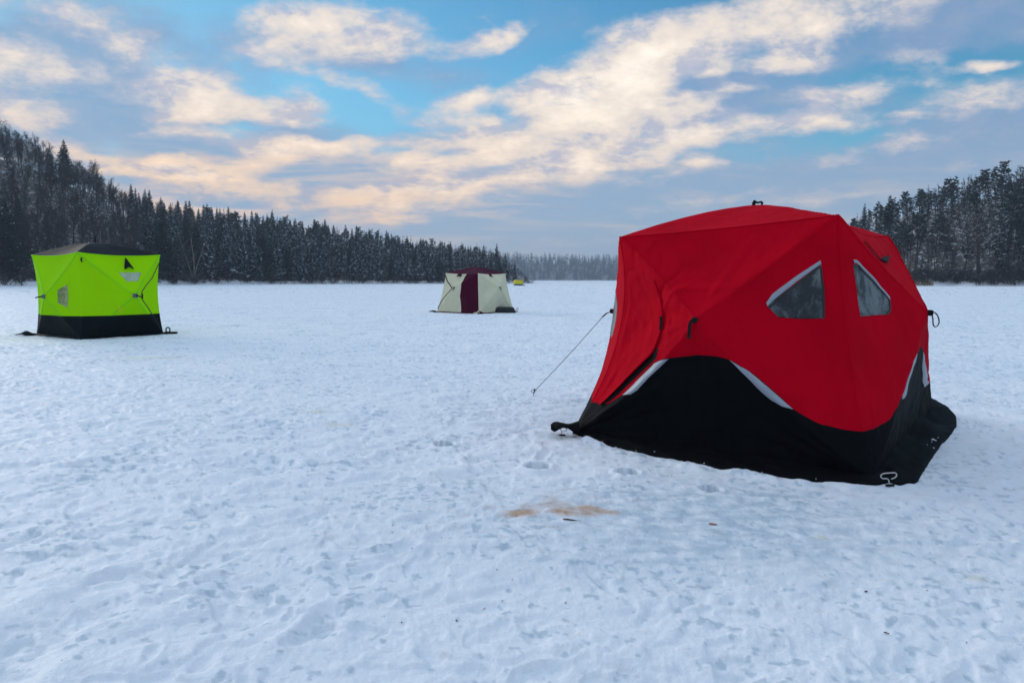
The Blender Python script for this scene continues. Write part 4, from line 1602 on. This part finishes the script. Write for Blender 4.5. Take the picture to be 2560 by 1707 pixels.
    # seam tapes along the folding poles and the corner
    for w, lst in ((F_, (((F_.uh, F_.vh), (1, 1)), ((F_.uh, F_.vh), (0, 1)))), (E_, (((E_.uh, E_.vh), (0, 1)), ((E_.uh, E_.vh), (1, 1))))):
        for a, b in lst:
            w.stripe('pole_sleeve', M_RED, root, [a, b], .022, .0022, 60)
    mb = MB()
    t = np.linspace(vF1, 1, 50)
    mb.tube(F_.S(np.full(50, 1.0), t, .001), .0030, 6)
    mb.build('corner_seam', M_RED, root, True)
    mb = MB()
    t = np.linspace(vF0, 1, 50)
    mb.tube(F_.S(np.full(50, 0.0), t, .001), .0030, 6)
    mb.build('corner_seam', M_RED, root, True)
    for w in (F_, E_):
        mb = MB()
        t = np.linspace(0, 1, 50)
        mb.tube(w.S(t, np.full(50, 1.0), .001), .005, 6)
        mb.build('roof_seam', M_RED, root, True)
    # the zipped door flap, standing off the wall along its zip
    ledge = F_.pts([(1572, 676), (1572, 720), (1570, 770), (1562, 812), (1552, 850), (1542, 890), (1532, 922), (1520, 950), (1505, 985), (1494, 1008)])
    redge = F_.pts([(1636, 700), (1653, 745), (1660, 792), (1655, 826), (1641, 866), (1634, 883), (1604, 912), (1574, 941), (1528, 988), (1503, 1010)])
    n, k = 60, 22
    def res(Lp):
        d = np.r_[0, np.cumsum(np.linalg.norm(np.diff(Lp, axis=0), axis=1))]
        tt = np.linspace(0, d[-1], n)
        q = np.stack([np.interp(tt, d, Lp[:, 0]), np.interp(tt, d, Lp[:, 1])], -1)
        for _ in range(4):
            q[1:-1] = (q[:-2] + 2 * q[1:-1] + q[2:]) / 4
        return q
    a, b = res(ledge), res(redge)
    f = np.linspace(0, 1, k + 1)
    uv = a[:, None] * (1 - f[None, :, None]) + b[:, None] * f[None, :, None]
    tt = np.linspace(0, 1, n)[:, None]
    off = .004 + f[None] ** 3 * (.012 * sstep(.0, .3, tt) + .030 * sstep(.40, .62, tt) * (1 - .5 * sstep(.85, 1, tt))) + .005 * perl(f[None] * 5 + tt * 0, tt * 11, 33) * f[None]
    G = F_.S(uv[..., 0], uv[..., 1], off)
    edge = G[:, -1:] - F_.N * .012
    G = np.concatenate([F_.S(uv[:, :1, 0], uv[:, :1, 1], -.002), G, edge], 1)
    mb = MB()
    mb.grid(G)
    door = mb.build('door_flap', M_RED, root, True)
    F_.ribbon('door_zip_or_shade', M_STRAP, root, F_.pts([(1642, 868), (1634, 880), (1604, 909), (1574, 938), (1525, 988), (1502, 1010)]), F_.pts([(1646, 872), (1641, 896), (1610, 925), (1579, 954), (1529, 1001), (1500, 1016)]), .005)  # black strip standing in for the shade in the gap under the flap
    p = F_.S(*F_.px(1657, 790), .032)
    strap('door_tab', door, [p, p + np.array([.0, 0, -.06]), p + np.array([-.004, 0, -.105])], .020, along=(.8, -.6, 0))
    # hub pulls
    def pull(P, out, pts, w):
        mb = MB()
        mb.box(P + out * .008, (.05, .03, .045), math.atan2(out[1], out[0]), .008)
        h = mb.build('hub_cap', M_STRAP, root, False)
        side = np.cross(out, (0, 0, 1.0))
        strap('pull_strap', h, [P + out * q[0] + side * q[1] + np.array([0, 0, q[2]]) for q in pts], w, along=side)
    pull(F_.S(F_.uh, F_.vh), F_.N, [(.02, -.03, .0), (.035, .0, .012), (.03, .025, -.02), (.02, .032, -.08), (.022, .036, -.13), (.03, .03, -.135)], .024)
    pull(E_.S(E_.uh, E_.vh), E_.N, [(0, 0, 0), (.035, 0, .014), (.065, 0, -.02), (.078, 0, -.075), (.055, 0, -.115), (.035, 0, -.10), (.033, 0, -.045), (.02, 0, 0)], .026)
    hw = W_.S(W_.uh, W_.vh)
    pull(hw, W_.N, [(0, 0, 0), (.07, 0, -.02), (.12, 0, -.06)], .025)
    top = aty(1893, 512, 5.95)
    mb = MB()
    mb.box(top + np.array([-.030, 0, .008]), (.022, .03, .034), .2, .006)
    cap = mb.build('roof_hub', M_STRAP, root)
    strap('roof_strap', cap, [top + np.array([-.034, 0, .008]), top + np.array([-.028, 0, .036]), top + np.array([-.014, 0, .020]), top + np.array([.012, 0, .016]), top + np.array([.028, 0, .026]), top + np.array([.046, 0, .014]), top + np.array([.038, 0, .0])], .03, th=.007, along=(0.2, 1, 0))
    # vent hood on the far-side top panel of the lee wall
    hood = E_.pts([(2158, 603), (2196, 648), (2218, 640), (2214, 622), (2178, 598)])
    c = hood.mean(0)
    o = E_.patch('vent_hood', M_RED, root, hood, .016, curve=.010)
    E_.patch('vent_opening', M_STRAP, o, E_.pts([(2196, 647), (2214, 656), (2218, 640), (2206, 640)]), .024)
    E_.line('vent_seam', M_ZIP, o, E_.pts([(2157, 604), (2176, 628), (2196, 648)]), .0028, .010)
    # valance lying out over the snow
    inner, outer = [], []
    wF = [(1436, 1084), (1500, 1108), (1600, 1134), (1700, 1153), (1800, 1171), (1900, 1187), (2000, 1199), (2100, 1208), (2180, 1213)]
    wE = [(2240, 1212), (2292, 1204), (2312, 1172), (2332, 1140), (2352, 1112), (2376, 1088), (2392, 1064), (2390, 1043), (2368, 1032), (2325, 1026)]
    for i, q in enumerate(wF):
        f = i / (len(wF) - 1)
        inner.append(L + (N - L) * f)
        outer.append(atz(*q))
    for i, q in enumerate(wE):
        f = (i + 1) / len(wE)
        inner.append(N + (R_ - N) * min(1, f * 1.02) + (ctr - R_) * .05 * f)
        outer.append(atz(*q))
    inner, outer = np.array(inner), np.array(outer)
    d = np.arange(len(inner))
    t = np.linspace(0, len(inner) - 1, 220)
    I = np.stack([np.interp(t, d, inner[:, k]) for k in range(3)], -1)
    O = np.stack([np.interp(t, d, outer[:, k]) for k in range(3)], -1)
    for _ in range(6):
        O[1:-1] = (O[:-2] + 2 * O[1:-1] + O[2:]) / 4
    f = np.linspace(0, 1, 15)
    G = I[:, None] * (1 - f[None, :, None]) + O[:, None] * f[None, :, None]
    gz = ground_h(G[..., 0], G[..., 1])
    wid = np.linalg.norm(O - I, axis=1)[:, None]
    tl = t[:, None] / t[-1]
    fold = (.035 + .05 * sstep(.5, .8, tl)) * np.clip(wid, 0, .5) / .4 * (perl(tl * 16, f[None] * 2.0, 44) * .5 + .5 + .3 * perl(tl * 24, f[None] * 3, 45)) * (1 - f[None] ** 3) + .035 * sstep(.80, 1, tl) * (1 - f[None] ** 3) + sstep(.82, .93, tl) * (.050 * np.sin(3.1416 * f[None]) + .030 * np.exp(-((f[None] - .86) / .10) ** 2)) + .022 * sstep(.5, .7, tl) * np.exp(-((f[None] - .93) / .06) ** 2) * (.5 + perl(tl * 18, f[None], 47)) + (.03 + .09 * sstep(.45, .8, tl)) * (1 - f[None]) ** 2.2
    G[..., 2] = np.maximum(gz, -.004) + .010 + fold
    Gd = O[:, None].copy()
    Gd[..., 2] = -.03
    mb = MB()
    G = np.concatenate([G, Gd], 1)
    Ge = G[-1:].copy()
    Ge[..., 2] = -.03
    mb.grid(np.concatenate([G, Ge], 0))
    mb.build('snow_skirt', M_BLK, root, True)
    # rolled tongue of the skirt at the far corner
    c0 = [(1446, 1052), (1430, 1057), (1415, 1061), (1403, 1058), (1392, 1053), (1382, 1055), (1376, 1062)]
    P = np.array([aty(px, py, 5.66) for px, py in c0])
    P2 = np.array([aty(px, py, 5.50) for px, py in [(1452, 1084), (1434, 1079), (1420, 1069), (1408, 1067), (1397, 1072), (1386, 1079), (1378, 1072)]])
    f = np.linspace(0, 1, 9)[None, :, None]
    t2 = np.linspace(0, len(P) - 1, 40)
    A2 = np.stack([np.interp(t2, range(len(P)), P[:, k]) for k in range(3)], -1)
    B2 = np.stack([np.interp(t2, range(len(P)), P2[:, k]) for k in range(3)], -1)
    for _ in range(3):
        A2[1:-1] = (A2[:-2] + 2 * A2[1:-1] + A2[2:]) / 4
        B2[1:-1] = (B2[:-2] + 2 * B2[1:-1] + B2[2:]) / 4
    G = A2[:, None] * (1 - f) + B2[:, None] * f
    G[..., 2] += .02 * np.sin(f[..., 0] * 3.14)
    mb = MB()
    mb.grid(G)
    mb.build('skirt_corner', M_BLK, root, True, solid=.006)
    mb = MB()
    cc = (N + L) / 2
    # loose snow grains on the skirt
    rr = random.Random(3)
    mbs = MB()
    for px, py, s_ in ((2332, 1103, .011), (2338, 1105, .008), (2329, 1109, .005), (2334, 1124, .005), (2345, 1098, .004), (2318, 1116, .003),
                       (1506, 1103, .003), (1540, 1117, .004), (1590, 1126, .003), (1636, 1128, .004), (1760, 1157, .004), (1752, 1161, .003), (1905, 1180, .003), (2040, 1196, .003)):
        q = atz(px, py, .035)
        mbs.box((q[0], q[1], (.05 if px > 2300 else .034)), (s_ * 2.2, s_ * 1.5, s_), rr.random() * 3, s_ * .3)
    sg = mbs.build('snow_grains', SNOWP)
    tag(sg, 'crumbs of snow lying on the black skirt of the red tent', None, None, 'stuff')
    return dict(F=F_, E=E_, W=W_, hub=hw + W_.N * .12 + np.array([0, 0, -.06]))


SNOWP = simple('snow_crumbs', (.80, .83, .87), .6, 0, .2, .05, 40)
RT = red_tent()


# ------------------------------------------------------------------ ice anchors and guy rope
def anchor(base, loop, label, rad=.0042, plate=True):
    """screw-in hook: stem, flattened loop, dark cord at its foot"""
    root = empty('ice_anchor', base)
    tag(root, label, 'ice anchor', 'ice anchors')
    b = np.array(base)
    mb = MB()
    P = np.array([b + np.array(q) for q in loop])
    d = np.r_[0, np.cumsum(np.linalg.norm(np.diff(P, axis=0), axis=1))]
    t = np.linspace(0, d[-1], 60)
    Q = np.stack([np.interp(t, d, P[:, k]) for k in range(3)], -1)
    for _ in range(3):
        Q[1:-1] = (Q[:-2] + 2 * Q[1:-1] + Q[2:]) / 4
    mb.tube(Q, rad, 8)
    mb.build('hook', M_STEEL, root, True)
    if plate:
        mb = MB()
        mb.box(b + np.array([.004, -.004, .010]), (.055, .022, .012), .1, .004)
        mb.build('cord_loop', M_STRAP, root)
    return root


b = atz(2222, 1216)
k = b[1] / F
anchor(b, [(0.0, 0, -.02), (0, 0, .028), (-.002, 0, .044), (-.012, 0, .052), (-.040, .004, .050), (-.052, .006, .060), (-.050, .006, .074), (-.036, .004, .084),
           (.030, -.004, .092), (.044, -.004, .084), (.044, -.004, .070), (.034, -.002, .058), (.012, 0, .049)], 'steel ice anchor with long loop at the near corner of the red tent')
b = atz(1404, 1090)
anchor(b, [(0, 0, -.02), (0, 0, .035), (-.004, .004, .052), (-.022, .01, .066), (-.04, .03, .062), (-.02, .05, .066), (.03, .03, .066), (.046, .02, .058), (.044, .01, .047), (.030, .005, .040), (.006, .003, .038)],
       'steel ice anchor under the rolled skirt corner of the red tent', .0036)
b = atz(1333, 992)
anchor(b, [(0, 0, -.02), (.002, 0, .036), (.004, 0, .05), (-.012, 0, .05), (-.024, 0, .062), (-.022, 0, .078), (-.008, 0, .086), (.020, 0, .088), (.034, 0, .078), (.030, 0, .064), (.012, 0, .054)],
       'lone steel ice anchor holding the guy rope out on the snow', .0045, False)
mb = MB()
p0, p1 = RT['hub'], b + np.array([.014, 0, .066])
t = np.linspace(0, 1, 30)[:, None]
Pr = p0 * (1 - t) + p1 * t
Pr[:, 2] -= .012 * 4 * (t[:, 0] * (1 - t[:, 0]))
mb.tube(Pr, .0032, 5)
mb.tube([p1, p1 + np.array([.0, .0, .028]), p1 + np.array([-.006, 0, -.022]), p1 + np.array([-.014, 0, -.03])], .006, 5)
o = mb.build('guy_rope', M_ROPE, None, True)
tag(o, 'thin dark guy rope running from the red tent down to its anchor', 'rope')


# ================================================================== GREEN TENT
def square_tent(N, L, R_, zt, hubs, roofz, label, flare=0.0, sags=.1, tops=.06, vh=.5, wr=.006, sag=.04, roof_m=None, ctrpx=None, flat=1.5):
    Bk = L + R_ - N
    ctr = (L + R_) / 2
    ctr[2] = 0
    tp = []
    for i, c in enumerate((L, N, R_, Bk)):
        q = c + (c - ctr) * flare
        q[2] = zt[i]
        tp.append(q)
    root = empty('fishing_tent', (ctr[0], ctr[1], 0))
    tag(root, label, 'tent')
    Lt, Nt, Rt, Bt = tp
    gb = np.linalg.norm(N - L) * .16

    def dflt(a, b, at, bt):
        m = (a + b + at + bt) / 4
        o = m - ctr
        o[2] = 0
        return m + o / np.linalg.norm(o) * gb
    h = [q if q is not None else dflt(*c) for q, c in zip(hubs, ((L, N, Lt, Nt), (N, R_, Nt, Rt), (R_, Bk, Rt, Bt), (Bk, L, Bt, Lt)))]
    W = []
    for i, (a, b, at, bt) in enumerate(((L, N, Lt, Nt), (N, R_, Nt, Rt), (R_, Bk, Rt, Bt), (Bk, L, Bt, Lt))):
        W.append(Wall(a, b, at, bt, h[i], ctr, sags, sags, tops, .5, vh, sag, wr, seed=20 + i))
    hub = np.array([ctr[0], ctr[1], roofz])
    roof('roof', roof_m, root, (Lt, Nt, Rt, Bt), (tops,) * 4, hub, ctr, flat=flat)
    return root, W, hub, tp, ctr


def skirt(root, m, W, widths, h=.03, seed=50):
    """valance strip of uneven width around the foot of the tent"""
    I, O = [], []
    c = np.mean([w.A for w in W], 0)
    for i, w in enumerate(W):
        for j in range(30):
            u = j / 30
            p = w.A + (w.B - w.A) * u
            I.append(p)
            k = widths[i] * (.6 + .5 * perl(np.array([u * 5.0]), np.array([i * 3.3]), seed)[0])
            d = p - c
            d[2] = 0
            O.append(p + d / np.linalg.norm(d) * (k + .10 * (abs(u - .0) < .03)))
    I, O = np.array(I), np.array(O)
    I, O = np.vstack([I, I[:1]]), np.vstack([O, O[:1]])
    f = np.linspace(0, 1, 7)
    G = I[:, None] * (1 - f[None, :, None]) + O[:, None] * f[None, :, None]
    t = np.linspace(0, 1, len(I))[:, None]
    G[..., 2] = np.maximum(ground_h(G[..., 0], G[..., 1]), -.02) + .012 + h * (.5 + .5 * perl(t * 60, f[None] * 2, seed)) * np.sin(np.clip(f[None] * 3.0 + .3, 0, 3.14)) + .02 * (1 - f[None])
    E = G[:, -1:].copy()
    E[..., 2] = -.05
    mb = MB()
    mb.grid(np.concatenate([G, E], 1))
    return mb.build('snow_skirt', m, root, True)


N, L, R_ = atz(205, 848), atz(91, 837), atz(409, 835)
zt = [aty(88, 638, L[1])[2], aty(207, 631, N[1])[2], aty(413, 638, R_[1])[2]]
zt.append(zt[0])
hLf = aty(109, 741, 15.45)
hRt = aty(338, 739, 15.55)
groot, GW, ghub, gtp, gctr = square_tent(N, L, R_, zt, (hLf, hRt, None, None), aty(255, 606, (L[1] + R_[1]) / 2)[2], 'lime green pop-up fishing tent with dark grey roof and charcoal lower band',
                                         .0, .09, .05, .5, roof_m=M_ROOFG, sag=.05, flat=1.7)
vb = .265
gF, gE = GW[0], GW[1]
for w in GW:
    w.panel('wall_panel', M_GRN, groot, const(vb), 1.0, 60, 40)
    w.panel('lower_panel', M_DGRN, groot, 0.0, const(vb), 60, 20)
skirt(groot, M_DGRN, GW, (.16, .10, .1, .12), .04)
M_GSEAM = fabric('green_seam', (.26, .80, .002), .05, .6, .1, wr=.1)
for w in (gF, gE):
    for c in ((0, 1), (1, 1)):
        w.stripe('pole_sleeve', M_GSEAM, groot, [(w.uh, w.vh), c], .028, .004)
    for c in (0, 1):
        w.stripe('pole_sleeve', M_GSEAM, groot, [(w.uh, w.vh), (w.uh + (c - w.uh) * (w.vh - vb) / w.vh, vb)], .028, .004)
    P = w.S(w.uh, w.vh)
    mb = MB()
    mb.box(P + w.N * .006, (.03, .11, .10), math.atan2(w.N[1], w.N[0]), .008)
    hp = mb.build('hub_plate', M_GRYF, groot)
    side = np.cross(w.N, (0, 0, 1.0))
    sg = 1 if w is gE else -1
    strap('pull_strap', hp, [P + w.N * .03, P + w.N * .07 + side * .05 * sg * -1 + np.array([0, 0, -.01]), P + w.N * .13 - side * sg * .11 + np.array([0, 0, -.06 if sg > 0 else -.03])], .028, along=(0, 0, 1))
gF.patch('window', M_WING, groot, gF.pts([(143.5, 725), (168.5, 711), (168.5, 769.5), (143.5, 756)]), .004)
gE.patch('window', M_WINW, groot, gE.pts([(296.5, 681.5), (353.5, 681), (345, 703), (317, 703.5)]), .004)
for w, pts in ((gF, [(173, 702), (173, 712)]), (gF, [(172, 768), (172, 778)]), (gE, [(287, 675.5), (297, 676)]), (gE, [(349.5, 675.5), (359, 675)])):
    w.stripe('window_toggle', M_GSEAM, groot, w.pts(pts), .016, .005, 6)
o = gE.patch('vent_flap', M_ROOFG, groot, gE.pts([(312.5, 645), (317, 651), (333, 672.5), (326, 668), (320, 667.5), (311, 673)]), .05, curve=.02)
gE.line('door_zip_or_shade', M_ZIP, groot, gE.pts([(404, 658), (380, 695), (361, 719), (355, 729), (352.5, 739), (355, 748), (372, 772), (388, 800), (407, 833)]), .0085, .010, 70)
gE.stripe('door_tab', M_STRAP, groot, gE.pts([(356, 734), (356, 744)]), .025, .012, 6)
gE.stripe('label_tab', M_TAGY, groot, gE.pts([(297, 763.5), (299, 781)]), .055, .006, 8)
o = gE.patch('vent_hood', M_ROOFG, groot, [gE.px(213, 641), gE.px(217, 651), gE.px(213, 653)], .02) if False else None
P = gE.S(.03, .945, .02)
strap('vent_tab', groot, [P, P + np.array([.0, -.02, -.06]), P + np.array([.02, -.02, -.10])], .035, along=(1, 0, 0))
mb = MB()
mb.box(ghub + np.array([0, 0, .07]), (.03, .03, .15), .3, .008)
mb.build('roof_strap', M_STRAP, groot)
for w in (gF, gE):
    mb = MB()
    t = np.linspace(0, 1, 40)
    mb.tube(w.S(t, np.full(40, 1.0), .002), .011, 6)
    mb.build('roof_seam', M_GRN, groot, True)
# peg loop at the far corner and rolled skirt at the other
mb = MB()
q = R_ + np.array([.10, .02, 0])
t = np.linspace(0, 2 * math.pi, 16)
mb.tube(np.stack([q[0] + .05 * np.cos(t), q[1] + 0 * t, .10 + .06 * np.sin(t)], -1), .016, 6)
mb.box(q + np.array([.06, 0, .03]), (.30, .12, .05), .1, .015)
mb.build('peg_loop', M_STRAP, groot, True)
mb = MB()
gx = np.linspace(0, 1, 18)
gy = np.linspace(0, 1, 8)
P0, P1 = L + np.array([.02, .02, 0]), L + np.array([-.33, -.02, 0])
G = np.array([[P0 * (1 - a) + P1 * a + np.array([.0, -.22 * c, .02 + .075 * math.sin(3.0 * min(a * 1.05, 1)) * math.sin(3.1 * c) + .012 * math.sin(9 * c + 7 * a)]) for c in gy] for a in gx])
mb.grid(G)
mb.build('skirt_corner', M_DGRN, groot, True, solid=.01)

# ================================================================== CREAM TENT
th = R(38)
N = atz(1197, 784.5)
sb = 2.25
L = N + sb * np.array([-math.cos(th), math.sin(th), 0])
R_ = N + sb * np.array([math.sin(th), math.cos(th), 0])
croot, CW, chub, ctp, cctr = square_tent(N, L, R_, (1.585, 1.56, 1.565, 1.58), (aty(1131.5, 719.5, 27.3), aty(1250, 718.5, 27.1), None, None), 1.84,
                                         'cream pop-up fishing tent with burgundy roof and burgundy door panel', -.235, .05, .035, .55, roof_m=M_BUR, sag=.03, flat=1.35)
cF, cE = CW[0], CW[1]


def px_split(w, pts):
    q = w.pts(pts)
    o = np.argsort(q[:, 1])
    q = q[o]
    return lambda v: np.interp(v, q[:, 1], q[:, 0])


ul = px_split(cF, [(1167, 685), (1162, 692), (1156, 704), (1152, 720), (1150.5, 736), (1152, 760), (1152.5, 781)])


def vpanel(w, name, m, parent, u0, u1, nv=44, nu=24):
    v = np.linspace(0, 1, nv + 1)
    a, b = u0(v) if callable(u0) else np.full_like(v, u0), u1(v) if callable(u1) else np.full_like(v, u1)
    t = np.linspace(0, 1, nu + 1)
    mb = MB()
    mb.grid(w.S((a[:, None] + (b - a)[:, None] * t[None]), np.repeat(v[:, None], nu + 1, 1))[:, ::-1])
    return mb.build(name, m, parent, True)


vpanel(cF, 'wall_panel', M_CRM, croot, 0.0, ul, 44, 30)
vpanel(cF, 'door_panel', M_BUR, croot, ul, 1.0)
for w in CW[1:]:
    w.panel('wall_panel', M_CRM, croot, 0.0, 1.0, 44, 44)
skirt(croot, M_BUR, CW, (.10, .06, .08, .10), .02, 60)
cF.stripe('door_trim', M_BUR, croot, cF.pts([(1108.5, 689), (1119, 704), (1131, 719.5)]), .05, .008, 20)
cF.line('door_zip_or_shade', M_ZIP, croot, cF.pts([(1130, 721), (1117, 735), (1104, 752), (1092, 767), (1086.5, 774)]), .016, .008, 40)
for w in (cF, cE):
    for c in ((0, 1), (1, 1), (0, 0), (1, 0)):
        w.stripe('pole_sleeve', M_CRM if not (w is cF and c[0] == 1) else M_BUR, croot, [(w.uh, w.vh), ((w.uh + c[0]) / 2 if w is cF and c[0] == 1 else c[0], (w.vh + c[1]) / 2 if w is cF and c[0] == 1 else c[1])] if not (w is cF and c[0] == 1) else [(.80, w.vh + (c[1] - w.vh) * .6), (1, c[1])], .03, .004)
for w, lst in ((cF, [(1147, 683), (1155, 683), (1153, 692), (1148, 690), (1142, 691.5)]), (cE, [(1221, 684.5), (1226, 684.5), (1232, 692.5), (1228, 690.5), (1225, 691)])):
    w.patch('vent_flap', M_BUR, croot, w.pts(lst), .03)
for w, p, dx in ((cF, (1136, 719), -.03), (cE, (1249.5, 718.5), .03)):
    P = w.S(*w.px(*p), .02)
    mb = MB()
    mb.box(P, (.07, .03, .05), .2, .008)
    hp = mb.build('hub_cap', M_GRYF, croot)
    strap('pull_strap', hp, [P + np.array([0, -.03, 0]), P + np.array([dx, -.05, -.04]), P + np.array([dx * 1.3, -.05, -.13])], .03)
mb = MB()
mb.box(chub + np.array([0, 0, .03]), (.04, .04, .08), .3, .01)
mb.build('roof_hub', M_STRAP, croot)
# loose cream corner of the skirt turned up in front of the door
q = atz(1190, 784)
gx = np.linspace(0, 1, 12)
mb = MB()
G = np.array([[q + np.array([-.10 + .22 * a, -.10 - .02 * c, .01 + .11 * a * (1 - .9 * c) + .012 * math.sin(8 * a)]) for c in np.linspace(0, 1, 6)] for a in gx])
mb.grid(G)
mb.build('skirt_corner', M_CRM, croot, True, solid=.012)
mb = MB()
G = np.array([[q + np.array([.10 + .22 * a, -.07 - .05 * c, .012 + .11 * (1 - a) * math.sin(2.6 * c + .4)]) for c in np.linspace(0, 1, 7)] for a in gx])
mb.grid(G)
mb.build('skirt_fold', M_BUR, croot, True, solid=.012)
q = L + np.array([-.02, -.05, 0])
mb = MB()
G = np.array([[q + np.array([.05 - .36 * a, .10 * c * (1 - a), .015 + .05 * math.sin(3.1 * a) * math.sin(3.1 * c)]) for c in np.linspace(0, 1, 6)] for a in np.linspace(0, 1, 14)])
mb.grid(G)
mb.build('skirt_corner', M_BUR, croot, True, solid=.012)


# ------------------------------------------------------------------ sleds
def sled(loc, size, rz, label, m, hook=True):
    """black plastic pulk lying upside down: tapered hull with rounded nose, ribs and a rim"""
    Ls, Ws, Hs = size
    root = empty('sled', loc, rz)
    tag(root, label, 'sled')
    mb = MB()
    ux = np.linspace(-1, 1, 40)
    av = np.linspace(0, math.pi, 17)
    G = []
    for x in ux:
        e = max(0.02, 1 - abs(x) ** 7) ** .5
        row = []
        for a in av:
            cy = np.sign(math.cos(a)) * abs(math.cos(a)) ** .45
            cz = abs(math.sin(a)) ** .5
            rib = 1 + .025 * (math.sin(cy * 12) > .3) * (cz > .7)
            row.append((x * Ls / 2 * (1 - .07 * cz), cy * Ws / 2 * (.6 + .4 * e) * (1 - .14 * cz), cz * Hs * (.45 + .55 * e) * rib))
        G.append(row)
    mb.grid(np.array(G))
    hull = mb.build('hull', m, None, True)
    hull.parent = root
    mb = MB()
    t = np.linspace(0, 2 * math.pi, 48)
    c_, s_ = np.cos(t), np.sin(t)
    mb.tube(np.stack([np.sign(c_) * np.abs(c_) ** .35 * Ls / 2 * 1.02, np.sign(s_) * np.abs(s_) ** .35 * Ws / 2 * 1.03, 0 * t + .025], -1), .02, 6)
    rim = mb.build('rim', m, None, True)
    rim.parent = root
    if hook:
        mb = MB()
        mb.tube([(Ls / 2, 0, .10), (Ls / 2 + .05, 0, .16), (Ls / 2 + .10, 0, .20), (Ls / 2 + .13, 0, .17), (Ls / 2 + .10, 0, .12), (Ls / 2 + .05, 0, .07), (Ls / 2 + .11, 0, .03)], .011, 6)
        h = mb.build('tow_rope', M_ROPE, None, True)
        h.parent = root
    return root


p = atz(1262, 782)
sled((p[0], p[1] + .15, 0.0), (.84, .42, .235), R(4), 'black plastic sled turned over against the cream tent', M_PLAS)

# ================================================================== YELLOW TENT
N = aty(1289, 714.2, 158)
N[2] = 0
th = R(14)
sb = 1.75
R_ = N + sb * np.array([math.cos(th), math.sin(th), 0])
L = N + sb * np.array([-math.sin(th), math.cos(th), 0])
yroot, YW, yhub, ytp, yc = square_tent(N, L, R_, (1.30, 1.30, 1.30, 1.30), (None,) * 4, 1.62, 'small distant yellow fishing tent with grey lower band far out on the ice', .02, .05, .04, .5, roof_m=M_GRYF)
for w in YW:
    w.panel('wall_panel', M_YEL, yroot, const(.30), 1.0, 10, 10)
    w.panel('lower_panel', M_GRYF, yroot, 0.0, const(.30), 10, 4)
skirt(yroot, M_GRYF, YW, (.12, .12, .12, .12), .02, 70)
p = aty(1309, 714, 157)
sled((p[0], p[1], 0), (.62, .3, .2), R(20), 'small dark sled beside the distant yellow tent', M_PLAS, False)


# ------------------------------------------------------------------ bits lying on the snow
def bit(px, py, size, rz, m, label, cat, name):
    q = atz(px, py)
    z = ground_at(q[0], q[1])
    mb = MB()
    a, b_, c_ = size
    n = 7
    G = []
    for i in range(n):
        f = i / (n - 1)
        w = b_ * (.35 + .65 * math.sin(math.pi * (.12 + .76 * f)))
        G.append([((f - .5) * a, -w / 2, c_ * .3 * math.sin(3 * f)), ((f - .5) * a, 0, c_ * (.7 + .3 * math.sin(5 * f))), ((f - .5) * a, w / 2, c_ * .3 * math.cos(3 * f))])
    mb.grid(np.array(G))
    o = mb.build(name, m, None, True, solid=.002)
    o.location = (q[0], q[1], z + .004)
    o.rotation_euler = (0, 0, rz)
    tag(o, label, cat)


M_CHIP = simple('orange_bark', (.42, .12, .03), .7, 0, .2, .3, 60)
M_LEAF = simple('dead_leaf', (.055, .018, .018), .7, 0, .2, .3, 60)
bit(1782, 1316, (.042, .012, .006), -.2, M_CHIP, 'orange sliver of bark on the grey ice in front of the red tent', 'bark chip', 'bark_chip')
bit(2165, 1481, (.014, .008, .004), .3, M_LEAF, 'dark red leaf scrap on the snow below the corner anchor', 'leaf', 'leaf')
bit(2216, 1587, (.018, .006, .004), -.5, M_LEAF, 'dark curved leaf scrap lying on the snow nearest the camera', 'leaf', 'leaf')
bit(1430, 1303, (.10, .014, .006), -.35, M_LEAF, 'dark twig lying in the orange stain on the ice', 'twig', 'twig')
rr = random.Random(11)
mb = MB()
for k in range(34):
    if k < 20:
        q = atz(rr.uniform(980, 1560), rr.uniform(1270, 1560))
    else:
        q = atz(rr.uniform(60, 2540), rr.uniform(1000, 1690))
    z = ground_at(q[0], q[1])
    s_ = rr.uniform(.0015, .0042)
    mb.box((q[0], q[1], z + .003), (s_ * rr.uniform(1, 2.6), s_, s_ * .8), rr.random() * 3, s_ * .3)
o = mb.build('debris', M_LEAF)
tag(o, 'specks of dark plant litter scattered over the snow', None, None, 'stuff')
# ------------------------------------------------------------------ winter haze over the lake
m = bpy.data.materials.new('haze')
m.use_nodes = True
nt = NT(m.node_tree)
nt.n.clear()
out = nt.new('ShaderNodeOutputMaterial')
pv = nt.new('ShaderNodeVolumePrincipled')
pv.inputs['Color'].default_value = (.68, .82, 1.0, 1)
pv.inputs['Density'].default_value = HAZE
pv.inputs['Anisotropy'].default_value = 0.2
nt.l.new(pv.outputs[0], out.inputs['Volume'])
mb = MB()
bx = [(x, y, z) for z in (-2, 80) for y in (-290, 1750) for x in (-1300, 1300)]
mb.add(bx, [(0, 2, 3, 1), (4, 5, 7, 6), (0, 1, 5, 4), (2, 6, 7, 3), (0, 4, 6, 2), (1, 3, 7, 5)])
hz_o = mb.build('haze', m)
tag(hz_o, 'thin winter haze over the lake', None, None, 'stuff')
